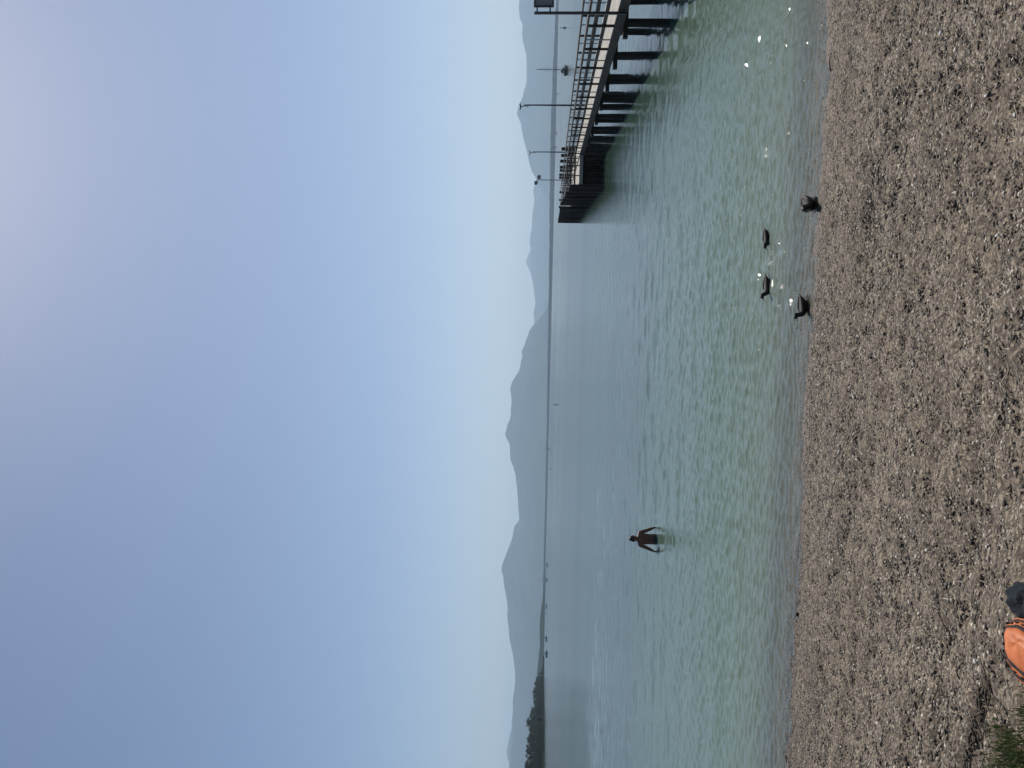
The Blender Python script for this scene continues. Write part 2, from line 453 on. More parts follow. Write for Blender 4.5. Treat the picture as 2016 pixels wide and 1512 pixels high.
# rings and wakes where the ducks and the bather disturb the surface (x, y, wavelength, height, reach)
WAKES = [(1512, 455, .15, .0055, .55), (1513, 545, .15, .0055, .60), (1590, 596, .13, .0045, .40), (1602, 403, .13, .0045, .40), (1292, 1062, .34, .010, 1.1), (1289, 1030, .20, .006, .5)]
for px_, py_, L, A, reach in WAKES:
    c_ = on_z(px_, py_)
    d_ = np.hypot(WX - c_.x, (WY - c_.y) * 0.8)
    WZ += A * np.exp(-d_ / reach) * np.sin(6.283 * d_ / L + 1.5 * np.sin(3 * np.arctan2(WY - c_.y, WX - c_.x))) * (d_ < reach * 4)
i_ = np.arange(WX.size).reshape(WX.shape)
FQ = np.stack([i_[:-1, :-1], i_[1:, :-1], i_[1:, 1:], i_[:-1, 1:]], -1).reshape(-1, 4)[:, ::-1]
lake_me = np_mesh('lake', np.stack([WX.ravel(), WY.ravel(), WZ.ravel()], 1), FQ)
att = lake_me.attributes.new('depth', 'FLOAT', 'POINT')
att.data.foreach_set('value', DEP.astype(np.float32).ravel())
u_ = np.clip((np.log(RR) - math.log(45)) / (math.log(420) - math.log(45)), 0, 1)
att = lake_me.attributes.new('rough', 'FLOAT', 'POINT')
att.data.foreach_set('value', (u_ * u_ * (3 - 2 * u_)).astype(np.float32).ravel())
lake = mesh_obj('lake', lake_me, M['water'])
tag(lake, 'rippled grey green lake', None, None, 'structure')

# ---- mountains: ridges traced from the skyline, each with its own distance and real depth
def ridge(name, pts, D, depth, label, mat, rough=0.10, nu=260, nv=24, ext=None, base=-6.0, wob=0.35):
    """pts: (x, y) pixels of the skyline"""
    pts = sorted(pts, key=lambda p: -p[1])           # left to right
    W = [at_depth(x, y, D) for x, y in pts]
    wx = np.array([p.x for p in W]); wz = np.array([p.z for p in W])
    if ext:
        L, Rr = ext
        wx = np.concatenate([[wx[0] + a for a, _ in L], wx, [wx[-1] + a for a, _ in Rr]])
        wz = np.concatenate([[b for _, b in L], wz, [b for _, b in Rr]])
    X = np.linspace(wx[0], wx[-1], nu)
    Zc = np.interp(X, wx, wz)
    seed = random.random() * 100
    for i, x in enumerate(X):
        Zc[i] += max(Zc[i], 60) * 0.022 * mnoise.fractal(Vector((x / 300.0, seed, 0)), 0.8, 2.0, 5)
    vs = np.linspace(-1, 1, nv)
    V = []
    for v in vs:
        for i, x in enumerate(X):
            yw = D + v * depth + (1 - abs(v)) * 0.0
            prof = 1 - abs(v) ** (0.9 if v < 0 else 1.1)
            n = mnoise.fractal(Vector((x / (depth * 0.35), v * 2.2, seed)), 1.0, 2.0, 5)
            z = base + (Zc[i] - base) * max(0.0, prof) * (1 + (n * wob - abs(n) * 0.2) * abs(v))
            z = min(z, Zc[i] * (1 - 0.25 * abs(v))) if abs(v) > 0.02 else z
            V.append((x, yw, max(z, base)))
    Fq = [(j * nu + i, j * nu + i + 1, (j + 1) * nu + i + 1, (j + 1) * nu + i) for j in range(nv - 1) for i in range(nu - 1)]
    o = mesh_obj(name, np_mesh(name, np.array(V), np.array(Fq)), mat)
    tag(o, label, None, None, 'structure')
    return o

MAIN = [(1007, 1422), (1008, 1378), (1012, 1338), (1010, 1311), (1006, 1281), (999, 1255), (996, 1218), (995, 1188), (992.5, 1166), (987, 1140),
        (984, 1121), (995, 1091), (1004.6, 1065), (1010, 1039), (1020.5, 1025), (1019, 1012), (1017.5, 1000), (1015.6, 971), (1013.6, 948), (1012.4, 936),
        (1001.7, 904), (999, 872), (989.8, 856), (993.7, 836), (1001, 817), (1002, 785), (999.7, 765), (1003.7, 753),
        (1019.5, 729), (1022.7, 709), (1025.5, 702), (1024.3, 692), (1033.4, 670), (1041, 650), (1051, 638), (1063, 626), (1075, 617)]
ridge('mountain', MAIN, 16000, 3600, 'long blue grey mountain range across the lake, highest left of centre', M['mount'], nu=420,
      ext=([(-9000, 500), (-4000, 820), (-1500, 700)], [(400, 20), (1200, -6)]))
MID = [(1051, 660), (1050.5, 634), (1049, 614), (1053, 594), (1050.5, 575), (1047, 551), (1044, 531), (1043, 507), (1045, 495), (1040.6, 479), (1042, 463),
       (1045, 452), (1046.5, 424), (1049, 400), (1050.6, 390), (1048.6, 374), (1052.6, 360), (1056, 340)]
ridge('mountain', MID, 22000, 4200, 'pale mountain ridge between the long range and the peak by the lamp posts', M['mount'], nu=300,
      ext=([(-6000, 300), (-2500, 420)], [(1500, 450), (6000, 300)]))
RIGHT = [(1019.5, 0), (1019.5, 30), (1025.5, 42), (1025.5, 63), (1028.5, 79), (1033.4, 97), (1034.4, 123), (1034.4, 151), (1031.4, 175), (1023.5, 198),
         (1014.6, 220), (1022, 237), (1026, 259), (1032, 283), (1038.7, 309), (1044.6, 333), (1052.6, 347), (1059.5, 361), (1067.5, 374), (1075.4, 388),
         (1082, 405)]
ridge('mountain', RIGHT, 18000, 3600, 'pale mountain with pointed peak behind the pier', M['mount'], nu=320,
      ext=([(-900, 30), (-400, 60)][0:1], [(1500, 1000), (5000, 700), (9000, 500)]))
FARP = [(1049, 560), (1043, 540), (1038, 526), (1033.4, 515), (1037, 503), (1043, 488), (1049, 470)]
ridge('mountain', FARP, 27000, 3000, 'faint far peak above the pale ridge', M['mount'], nu=90,
      ext=([(-1500, 200)], [(1500, 200)]))
FARL = [(1006, 1400), (1005, 1437), (999, 1460), (994.5, 1485), (1000, 1505)]
ridge('mountain', FARL, 21000, 3000, 'faint far mountain at the left above the wooded headland', M['mount'], nu=90,
      ext=([(-5000, 700), (-2000, 900)], [(900, 700), (2500, 200)]))
HILL = [(1075, 1120), (1071, 1150), (1068, 1180), (1063, 1215), (1061.5, 1240), (1062.5, 1270), (1059.5, 1300), (1056, 1330), (1056, 1370), (1053, 1420), (1052, 1480)]
ridge('hill', HILL, 4300, 800, 'low blue wooded hill behind the moored boats', M['farwood'], nu=240, nv=16,
      ext=([(-1800, 40), (-800, 60)], [(250, -6)]))
def far_shore(name, a, b, D, hts, label):
    n = 520
    X = np.linspace(a, b, n); hx = np.linspace(a, b, len(hts))
    Hs = np.interp(X, hx, hts)
    V = []
    prof = [(-60, -3), (0, -1), (4, .55), (60, .95), (240, 1.0), (700, 1.0), (1500, -.2)]
    for j, (dy, k) in enumerate(prof):
        for i, x in enumerate(X):
            n1 = mnoise.noise(Vector((x / 55.0, j * 3.7, D))) + 0.6 * mnoise.noise(Vector((x / 17.0, j * 5.1, D)))
            V.append((x, D + dy + 120 * mnoise.noise(Vector((x / 900.0, 2, D))), Hs[i] * k * (1 + 0.20 * n1) if k > 0 else k))
    m = len(prof)
    Fq = [(j * n + i, j * n + i + 1, (j + 1) * n + i + 1, (j + 1) * n + i) for j in range(m - 1) for i in range(n - 1)]
    o = mesh_obj(name, np_mesh(name, np.array(V), np.array(Fq)), M['farwood'])
    tag(o, label, None, None, 'structure')
far_shore('far_shore', -6000, 6500, 6500, [38, 34, 30, 28, 26, 24, 20, 18, 16, 18, 24, 28, 36, 44, 36, 20, 14, 12, 14, 12, 12], 'low wooded far shore below the mountains')

# ================================================================== PIER
PIER = empty('pier', (12.8, 30.0, 0.0), -math.atan(0.166))
tag(PIER, 'long dark timber pier with railings and pale deck running out over the lake', 'pier')
S0, S1, DECK = -24.0, 87.0, 1.80
def plank_mesh(L, w, name='deck_plank'):
    mb = MB(); mb.box((0, L / 2, 0), (w, L, 0.045), bev=0.004); return mb.mesh(name, M['deck'])
PW = 0.163
pm = plank_mesh(7.985, PW - 0.008)
for k in range(14):
    s = S0 - (0 if k % 2 == 0 else 4.0) + (k % 3) * 0.7
    while s < S1 - 4:
        o = mesh_obj('deck_plank', pm, None, PIER)
        o.location = (-0.02 + PW * (k + .5), s, DECK - .0225 + random.uniform(-.003, .003))
        s += 8.0
pm2 = plank_mesh(9.985, 0.2 - 0.008)
for k in range(11):                          # landing stage on the lake side of the pier head
    for j in range(6):
        if 29 + j * 9.7 > 85: continue
        o = mesh_obj('deck_plank', pm2, None, PIER)
        o.location = (-2.22 + 0.2 * (k + .5) - 0.01, 29 + j * 9.99, DECK - .0225 + random.uniform(-.003, .003))
def seg_boxes(name, off, z, w, h, s0, s1, L, mat, bev=0.006):
    mb = MB(); mb.box((0, L / 2, 0), (w, L - .01, h), bev=bev); me = mb.mesh(name, mat)
    s = s0
    while s < s1 - 0.1:
        o = mesh_obj(name, me, None, PIER); o.location = (off, s, z)
        s += L
for off in (0.06, 1.1, 2.16):
    seg_boxes('stringer', off, 1.635, 0.12, 0.235, -24.1, S1, 8.6, M['beam'])
seg_boxes('stringer', -2.12, 1.635, 0.12, 0.235, 29.05, S1, 9.6, M['beam'])
seg_boxes('fascia_board', -0.035, 1.655, 0.05, 0.29, -24.1, 28.9, 8.6, M['beam'])
pile_me = MB().tube([(0, 0, -4.2), (0, 0, -1), (.008, 0, 0.2), (-.005, .004, 1.35)], [.17, .155, .145, .14], 12).mesh('pile', M['pile'])
cap_me = MB().box((1.05, 0, 0), (2.95, .22, .17), bev=.01).mesh('cap_beam', M['pile'])
cap_me2 = MB().box((0, 0, 0), (5.0, .22, .17), bev=.01).mesh('cap_beam', M['pile'])
for k in range(-4, 21):
    s = -4.1 + 4.3 * k
    for off in (.06, 2.1):
        o = mesh_obj('pile', pile_me, None, PIER); o.location = (off + random.uniform(-.03, .03), s + random.uniform(-.05, .05), 0)
        o.rotation_euler = (random.uniform(-.012, .012), random.uniform(-.012, .012), random.uniform(0, 6))
    if s > 12:
        for off in (.75, 1.4): mesh_obj('pile', pile_me, None, PIER).location = (off, s + random.uniform(.3, 1.6), 0)
    if s > 27:
        mesh_obj('pile', pile_me, None, PIER).location = (-1.0, s + .8, 0)
        o = mesh_obj('pile', pile_me, None, PIER); o.location = (-2.0, s, 0)
        o = mesh_obj('cap_beam', cap_me2, None, PIER); o.location = (0.05, s, 1.43)
    else:
        o = mesh_obj('cap_beam', cap_me, None, PIER); o.location = (0, s, 1.43)
# railings
post_w = MB().box((0, 0, .445), (.075, .085, .93), bev=.005).mesh('rail_post', M['beam'])
post_g = MB().box((0, 0, .36), (.035, .05, 1.06), bev=.004).mesh('rail_post', M['steel'])
top_me = MB().box((0, 2.98, 0), (.15, 5.97, .075), bev=.008).mesh('handrail', M['rail'])
mid_me = MB().box((0, 2.98, 0), (.04, 5.97, .125), bev=.004).mesh('rail_board', M['rail'])
def rail_line(off, s0, s1, face, ends=()):
    s = s0; k = 0
    while s < s1:
        g = (k % 2 == 0)
        o = mesh_obj('rail_post', post_g if g else post_w, None, PIER)
        o.location = (off + (face * .055 if g else 0), s, DECK + .002)
        s += 1.475; k += 1
    s = s0 - .6
    while s < s1 - .5:
        for me, z, dx in ((top_me, 2.70, 0), (mid_me, 2.425, -face * .06), (mid_me, 2.125, -face * .06)):
            o = mesh_obj('handrail' if me is top_me else 'rail_board', me, None, PIER)
            o.location = (off + dx, s, z + random.uniform(-.006, .006))
            o.rotation_euler = (random.uniform(-.001, .001), 0, random.uniform(-.0012, .0012))
        s += 5.98
rail_line(0.02, -23.1, 85.5, -1)
rail_line(2.20, -22.6, 86.0, 1)
rail_line(-2.12, 29.6, 40.0, -1)
# short railing across the near end of the landing stage
for x in (-1.55, -0.8):
    o = mesh_obj('rail_post', post_w, None, PIER); o.location = (x, 29.08, DECK + .002)
for z, me, in ((2.70, top_me), (2.425, mid_me), (2.125, mid_me)):
    o = mesh_obj('handrail' if me is top_me else 'rail_board', me, None, PIER)
    o.location = (-2.15, 29.02, z + .012); o.rotation_euler = (0, 0, R(-90)); o.scale = (1, 2.05 / 5.97, 1)
MB().box((-1.15, 28.94, 1.66), (2.2, .05, .27), bev=.006).build('fascia_board', M['deck'], PIER)
def pier_pt(off, s, z=0.0):
    c, sn = math.cos(PIER.rotation_euler.z), math.sin(PIER.rotation_euler.z)
    return Vector((12.8 + off * c - s * sn, 30 + off * sn + s * c, z))

# tall mooring piles round the pier head: each driven on its own
mp_me = [MB().tube([(0, 0, -4.2), (0, 0, -.5), (.02, .01, 1.2), (.03, -.01, 2.86), (.03, -.01, 2.93)], [.20, .185, .175, .165, .13], 12).mesh('mooring_pile', M['pile']) for _ in range(1)]
def mooring(off, s, top, label, group, sc=1.0):
    o = mesh_obj('mooring_pile', mp_me[0])
    o.location = pier_pt(off, s); o.rotation_euler = (random.uniform(-.015, .015), random.uniform(-.012, .012), random.uniform(0, 6))
    o.scale = (sc, sc, top / 2.93)
    tag(o, label, 'pile', group)
fs = [28.5, 30.6, 34.6, 38.6, 42.6, 46.8, 48.6, 53.2, 56.5, 60.2, 64.4, 68.5, 72.8, 77.2, 81.5, 86.6]
for i, s in enumerate(fs):
    lab = 'dark timber mooring pile in the row along the landing stage of the pier head'
    grp = 'mooring piles along the landing stage'
    if i == len(fs) - 1: lab, grp = 'outermost mooring pile, at the lake end of the pier', None
    if i == 0: lab, grp = 'mooring pile at the near corner of the landing stage', None
    mooring(-2.42 - (.05 if i % 2 else 0), s, 2.50 + 0.5 * min(1, (s - 28) / 20.0) + random.uniform(-.03, .03), lab, grp, 1.0 + .25 * (i % 3 == 1))
for off in (-1.4, -.3, .8, 1.9):
    mooring(off, 87.6, 2.9 + random.uniform(-.05, .05), 'dark timber mooring pile across the lake end of the pier', 'mooring piles across the pier end')
for s in (55.5, 60.3, 66.5, 72.7, 76.9, 82.1, 85.5):
    mooring(3.9, s, 2.95 + random.uniform(-.05, .08), 'mooring pile on the far side of the pier, its head showing above the railing', 'mooring piles beyond the railing', 1.15)

# lamp posts on the far side
def lamp(off, s, top, label, twin=False):
    root = empty('lamp_post', pier_pt(off, s, 0), PIER.rotation_euler.z + R(4))
    tag(root, label, 'lamp post', 'lamp posts along the pier')
    MB().tube([(0, 0, 1.50), (0, 0, 2.6), (0, 0, top - .35)], [.07, .06, .045], 10).build('pole', M['dark_steel'], root, True)
    MB().box((-.05, 0, 1.62), (.18, .16, .22), bev=.02).build('base_bracket', M['dark_steel'], root)
    if not twin:
        MB().tube([(0, 0, top - .36), (-.05, 0, top - .30), (-.10, 0, top - .22), (-.10, 0, top - .09)], [.045, .04, .03, .03], 8).build('arm', M['dark_steel'], root, True)
        h = MB().loft([[(-.11 + a * math.cos(t), .10 * math.sin(t) * (a / .2), top + z) for t in [2 * math.pi * k / 14 for k in range(14)]]
                       for a, z in ((.05, .02), (.17, .0), (.24, -.045), (.22, -.075))]).build('lamp_head', M['dark_steel'], root, True)
        MB().tube([(-.11, 0, top - .078), (-.11, 0, top - .10)], [.16, .10], 12).build('lens', M['glass'], h, True)
        MB().tube([(-.03, 0, top - .62), (-.09, 0, top - .56), (-.11, 0, top - .47), (-.08, 0, top - .40), (-.01, 0, top - .37)], .022, 6).build('scroll_bracket', M['dark_steel'], root, True)
    else:
        MB().box((0, 0, top - .34), (1.0, .07, .07), bev=.01).build('arm', M['dark_steel'], root)
        for sx, dz in ((-.42, 0), (.34, -.45)):
            hd = MB().box((sx, -.1, top - .10 + dz), (.46, .22, .38), bev=.03).build('lamp_head', M['dark_steel'], root)
            MB().box((sx, -.215, top - .10 + dz), (.38, .02, .30), bev=.004).build('lens', M['glass'], hd)
lamp(2.34, -0.5, 6.12, 'lamp post whose head just enters at the edge beside the info board')
lamp(2.34, 22.4, 6.14, 'tallest looking lamp post, standing alone in front of the pointed peak')
lamp(2.34, 45.8, 6.18, 'middle lamp post of the pier, between the tall one and the floodlight post')
lamp(2.34, 73.3, 6.22, 'farthest lamp post, with two boxy floodlights, near the pier head', True)

# info board on the near edge
ib = empty('info_board', pier_pt(-.13, -5.83, 0), PIER.rotation_euler.z)
tag(ib, 'dark framed board on tall posts at the near edge of the pier', 'sign')
for x in (0, 1.36):
    MB().box((x, 0, 3.0), (.075, .075, 2.9), bev=.006).build('post', M['dark_steel'], ib)
for z in (3.95, 4.36):
    MB().box((.68, -.012, z), (1.29, .05, .045), bev=.004).build('arm', M['dark_steel'], ib)
fr = MB()
fr.box((.68, -.06, 3.865), (1.06, .05, .06)).box((.68, -.06, 4.435), (1.06, .05, .06))
fr.box((.18, -.06, 4.15), (.06, .052, .508)).box((1.18, -.06, 4.15), (.06, .052, .508))
fr.build('frame', M['dark_steel'], ib)
MB().box((.68, -.055, 4.15), (.938, .03, .508)).build('panel', M['panel'], ib)

# ================================================================== BOATS
def hull_rings(L, B, F, draft=.35):
    rings = []
    for t in np.linspace(0, 1, 11):
        w = B / 2 * min(1, (0.72 + 0.9 * t)) * (1 - max(0, (t - .45) / .55) ** 2.1)
        w = max(w, .03); y = L * (t - .45); sh = F * (1 + .35 * (t - .35) ** 2 * 4 * (t > .35))
        keel = -draft * (1 - t ** 4) if t > .1 else -draft * .4
        rings.append([(-w, y, sh), (-w * .93, y, F * .35), (-w * .55, y, -.05 + keel * .4), (0, y, keel), (w * .55, y, -.05 + keel * .4), (w * .93, y, F * .35), (w, y, sh), (0, y, sh + .06)])
    return rings
def sailboat(name, loc, rz, L, B, F, mast, hullm, label, cat='sailboat', group=None, sails=0, cover=False, hood=True, crew=False):
    root = empty(name, loc, rz); tag(root, label, cat, group)
    MB().loft(hull_rings(L, B, F)).build('hull', hullm, root)
    cab = MB()
    cab.loft([[(sx * B * w / 2, L * y, F + z) for sx, z in ((-1, -.02), (-.86, h), (.86, h), (1, -.02))] for y, w, h in ((-.08, .60, .42), (.06, .62, .46), (.22, .5, .40), (.30, .34, .10))])
    cab.build('cabin', M['hull_white'] if hood or sails else M['hull_wood'], root)
    if mast > 0:
        MB().tube([(0, L * .1, F), (0, L * .1, mast * .5), (0, L * .1, mast)], [.11 * mast / 9, .10 * mast / 9, .07 * mast / 9], 8).build('mast', M['alu'], root, True)
        MB().tube([(0, L * .1, F + 1.05), (0, -L * .33, F + 1.0)], .06, 6).build('boom', M['alu'], root)
        for a in ((0, -L * .44, F + .1), (0, L * .53, F + .35)):
            MB().tube([a, (0, L * .1, mast)], .03, 4).build('stay', M['dark_steel'], root)
        MB().tube([(-.6, L * .1, mast * .62), (.6, L * .1, mast * .62)], .025, 5).build('spreader', M['alu'], root)
    if cover:
        MB().tube([(0, L * .06, F + 1.16), (0, -L * .15, F + 1.14), (0, -L * .33, F + 1.08)], [.2, .17, .09], 8).build('sail_cover', M['cover'], root, True)
    if hood:
        MB().loft([[(B * .33 * math.cos(t), L * y, F + .35 + .62 * k * max(0, math.sin(t))) for t in [math.pi * i / 8 for i in range(9)]] for y, k in ((-.17, 1.0), (-.10, .98), (-.03, .25))], caps=False).build('sprayhood', M['cover'], root)
    if sails:
        def tri(nm, a, b, c, belly):
            mb = MB(); n = 6; idx = {}; vs = []; fsx = []
            a, b, c = Vector(a), Vector(b), Vector(c)
            for i in range(n + 1):
                for j in range(n + 1 - i):
                    u, v = i / n, j / n; p = a * (1 - u - v) + b * u + c * v
                    p.x += belly * 27 * u * v * (1 - u - v); idx[i, j] = len(vs); vs.append(p)
            for i in range(n):
                for j in range(n - i):
                    fsx.append((idx[i, j], idx[i + 1, j], idx[i, j + 1]))
                    if i + j < n - 1: fsx.append((idx[i + 1, j], idx[i + 1, j + 1], idx[i, j + 1]))
            mb.add(vs, fsx); o = mb.build(nm, M['sail'], root, True)
        tri('mainsail', (0, L * .09, F + 1.1), (0.9, -L * .33, F + 1.1), (0, L * .09, mast * .97), .35)
        if sails > 1: tri('jib', (0, L * .52, F + .5), (.8, L * .08, F + .9), (0, L * .12, mast * .88), .3)
    if crew:
        q = MB()
        for x, y in ((-.35, -L * .28), (.4, -L * .2)):
            q.tube([(x, y, F - .1), (x, y, F + .35), (x, y, F + .62), (x, y, F + .72), (x, y, F + .80), (x, y, F + .95), (x, y, F + 1.0)], [.16, .19, .2, .09, .10, .11, .04], 8)
        return root, q
    return root

# the yacht beyond the pier, seen nearly from astern
yl = on_z(1116.5, 138)
yr = sailboat('sailboat', (yl.x, yl.y, 0), R(-34), 9.6, 3.2, 1.05, 11.0, M['hull_dark'], 'dark hulled sailboat with bare mast, lying just beyond the pier railing', 'sailboat', None, 0, True, True)
MB().tube([(-1.3, -4.2, 1.1), (-1.35, -4.3, 1.75), (0, -4.4, 1.8), (1.35, -4.3, 1.75), (1.3, -4.2, 1.1)], .035, 6).build('pushpit', M['steel'], yr)
for sx in (-1, 1):
    MB().tube([(sx * 1.5, -4.0, 1.75), (sx * 1.6, 0, 1.72), (sx * .9, 3.6, 1.9)], .02, 5).build('lifeline', M['steel'], yr)
MB().tube([(.9, -4.35, 1.8), (.9, -4.45, 2.4)], [.22, .22], 12).build('lifebuoy', M['hull_white'], yr)
def float_person(name, off, parent_loc, rz, shirt, label):
    c, s = math.cos(rz), math.sin(rz)
    p = Vector((parent_loc[0] + off[0] * c - off[1] * s, parent_loc[1] + off[0] * s + off[1] * c, off[2]))
    mb = MB()
    mb.tube([(0, 0, 0), (0, 0, .25), (0, 0, .48), (0, .0, .56), (0, .0, .60), (0, 0, .70), (0, 0, .80), (0, 0, .84)], [.17, .16, .20, .12, .06, .095, .09, .03], 10, sq=.7)
    mb.tube([(-.19, 0, .5), (-.26, .05, .28), (-.16, .25, .18)], [.055, .05, .04], 6)
    mb.tube([(.19, 0, .5), (.26, .05, .28), (.16, .25, .18)], [.055, .05, .04], 6)
    mb.tube([(-.09, 0, .08), (-.1, .42, .1), (-.1, .45, -.3)], [.09, .075, .05], 6)
    mb.tube([(.09, 0, .08), (.1, .42, .1), (.1, .45, -.3)], [.09, .075, .05], 6)
    o = mb.build(name, shirt, None, True); o.location = p; o.rotation_euler = (0, 0, rz)
    tag(o, label, 'person')
float_person('person', (.55, -2.9, 1.12), yl, R(-34), M['cover'], 'person in dark clothes sitting in the cockpit of the dark sailboat')

LEFT = [  # x, y, length, hull, mast, rz
    (1077.2, 1287.5, 7.2, 'hull_dark', 9.2, 80, 'nearest moored boat left of centre, dark hull with white cabin, closest to the wooded headland', True, True),
    (1076.3, 1257, 7.0, 'hull_dark', 10.5, 84, 'second moored boat from the wooded headland, with tall thin mast', True, True),
    (1076.2, 1193.5, 7.8, 'hull_wood', 7.0, 88, 'low dark moored boat in the middle of the moored row', False, False),
    (1077.2, 1141, 8.8, 'hull_dark', 14.0, 85, 'second moored boat from the open lake end of the row', False, True),
    (1077.2, 1112, 8.4, 'hull_wood', 11.5, 95, 'moored boat farthest from the headland, at the open lake end of the row', False, True)]
for x, y, L, hm, mast, rz, lab, hood, cover in LEFT:
    p = on_z(x, y)
    sc = min(1.0, 1250.0 / p.y)
    sailboat('moored_boat', (p.x * sc, p.y * sc, 0), R(rz), L * .95, 2.4, .85, mast, M[hm], lab, 'boat', 'boats moored off the headland', 0, cover, hood)
FARS = [(1094.6, 262, 20, 'hull_dark', 'white sailed boat far off left of the tall lamp post', 8.5),
        (1094.4, 290, -15, 'hull_white', 'small far boat with white sails close to the middle lamp post', 8.5),
        (1079.8, 884, 30, 'hull_dark', 'tiny far sailboat with white sail on the open lake off the middle of the mountains', 8.5)]
for x, y, rz, hm, lab, mh in FARS:
    p = on_z(x, y); sc = 2000.0 / p.y
    sailboat('sailboat', (p.x * sc, 2000, 0), R(rz + 60), 7.5, 2.4, .8, mh * (1.5 if y > 800 else 1.25), M[hm], lab, 'sailboat', 'sailboats far out on the lake', 2 if y != 884 else 1, False, False)
p = on_z(1097.6, 185); sc = 1500.0 / p.y
sailboat('sailboat', (p.x * sc, 1500, 0), R(10), 8.0, 2.5, .8, 9.0, M['hull_dark'], 'far bare masted sailboat between the tall lamp post and the dark sailboat', 'sailboat', 'sailboats far out on the lake', 0, True, False)

def buoy(x, y, h, label, spar=False, maxd=900):
    p = on_z(x, y); sc = min(1.0, maxd / p.y)
    root = empty('buoy', (p.x * sc, p.y * sc, 0)); tag(root, label, 'buoy', 'buoys and markers on the lake')
    w = .55 * h if not spar else .35 * h ** .5
    MB().tube([(0, 0, -.4), (0, 0, -.1), (0, 0, .12 * h), (0, 0, .3 * h), (0, 0, .36 * h)], [w * .4, w * .9, w, w * .7, w * .25], 12).build('float', M['cover'], root, True)
    MB().tube([(0, 0, .3 * h), (0, 0, h)], [.10 * h ** .5, .06 * h ** .5], 8).build('spar', M['dark_steel'], root)
    MB().tube([(0, 0, h * .82), (0, 0, h)], [.16 * h ** .5, .10 * h ** .5], 8).build('topmark', M['cover'], root)
buoy(1113, 55, 2.6, 'thin spar marker on the lake right of the dark sailboat', True)
buoy(1095.5, 797, 1.5, 'small dark marker buoy in mid lake, nearest one to the centre', True)
buoy(1086, 894.5, 1.3, 'small dark float just below the tiny white sail')
buoy(1084, 923.5, 1.9, 'small dark marker left of the tiny white sail')
buoy(1076.3, 1091, 1.2, 'tiny dark buoy beyond the lake end of the moored boats')
buoy(1077, 1122.5, 1.2, 'tiny dark buoy between the two outermost moored boats')
buoy(1076.2, 1159, 1.4, 'tiny dark buoy between the tall masted boat and the low dark boat')
buoy(1074.6, 1207, 1.6, 'tiny dark buoy left of the low dark boat')
buoy(1073.5, 1414, 1.6, 'dark mooring buoy close in front of the wooded headland')
buoy(1091, 400, 1.0, 'tiny dark buoy beyond the end of the pier')

# ================================================================== WOODED HEADLAND
def hd(y):      # distance of the headland's shore at photo row y
    return float(np.interp(y, [1300, 1330, 1395, 1490, 1512, 1700], [2000, 1850, 1180, 830, 800, 640]))
hv = []; hf = []
hy = list(range(1296, 1700, 8))
for y in hy:
    D = hd(y); a = at_depth(1071, y, D); b = at_depth(1071, y, D + 260)
    n_ = 3 * mnoise.noise(Vector((y * .11, 0, 0)))
    hv += [(a.x, a.y + n_, -1.5), (a.x, a.y + 4 + n_, 0.5), (a.x * 1.01, a.y + 20, 1.8), (b.x, b.y, 4.0), (b.x, b.y + 60, -2)]
for i in range(len(hy) - 1):
    for j in range(4):
        k = i * 5 + j; hf.append((k, k + 5, k + 6, k + 1))
tag(mesh_obj('headland', np_mesh('headland', np.array(hv), np.array(hf)), M['reed']), 'low headland bank under the dark wood', None, None, 'structure')

def tree_meshes(seed):
    rnd = random.Random(seed)
    H_, Wd = 1.0, rnd.uniform(.30, .38)            # unit height tree
    tr = MB()
    tr.tube([(0, 0, -.03), (0.01, 0, .15), (.015, .01, .45), (0, .01, .8)], [.028, .022, .015, .004], 7)
    cl = []
    for k in range(26):
        a = rnd.uniform(0, 6.283); z = rnd.uniform(.14, .92)
        env = Wd * math.sqrt(max(0.03, 1 - ((z - .48) / .50) ** 2))
        r_ = env * math.sqrt(rnd.uniform(.1, 1)) * .82
        cl.append((r_ * math.cos(a), r_ * math.sin(a), z, rnd.uniform(.07, .135)))
        if k % 3 == 0: tr.tube([(0.01, 0, z * .6), (r_ * math.cos(a) * .9, r_ * math.sin(a) * .9, z)], [.010, .003], 5)
    vs, fs_ = [], []
    for cx, cy, cz, cr in cl:
        for _ in range(85):
            d = Vector((rnd.gauss(0, 1), rnd.gauss(0, 1), rnd.gauss(0, .8))).normalized() * cr * rnd.uniform(.55, 1.08)
            c = Vector((cx, cy, cz)) + d
            nrm = (d.normalized() + Vector((rnd.gauss(0, .5), rnd.gauss(0, .5), rnd.gauss(0, .5)))).normalized()
            u = nrm.orthogonal().normalized(); w = nrm.cross(u); sz = rnd.uniform(.012, .026)
            n = len(vs)
            vs += [c + u * sz, c + w * sz * .8, c - u * sz, c - w * sz * .8]; fs_.append((n, n + 1, n + 2, n + 3))
    mb = MB(); mb.add(vs, fs_)
    return tr.mesh('trunk', M['bark']), mb.mesh('crown', M['leaf'])
TV = [tree_meshes(40 + k) for k in range(5)]
def tree(loc, h, wide, k, label, group):
    root = empty('tree', loc, random.uniform(0, 6.28)); tag(root, label, 'tree', group)
    for nm, me in (('trunk', TV[k][0]), ('crown', TV[k][1])):
        o = mesh_obj(nm, me, None, root); o.scale = (h * wide, h * wide, h)
TOPS = [(1315, 1066.8), (1328, 1060), (1339, 1053), (1353, 1050.7), (1367, 1047.9), (1383, 1051), (1395, 1045.5), (1408, 1043), (1419, 1037.3),
        (1429, 1035), (1442, 1038), (1447, 1039.5), (1458, 1036.6), (1481, 1034.5), (1495, 1035.5), (1509, 1033), (1540, 1034), (1600, 1030), (1700, 1026)]
y = 1308.0
GT = 'trees of the wooded headland'
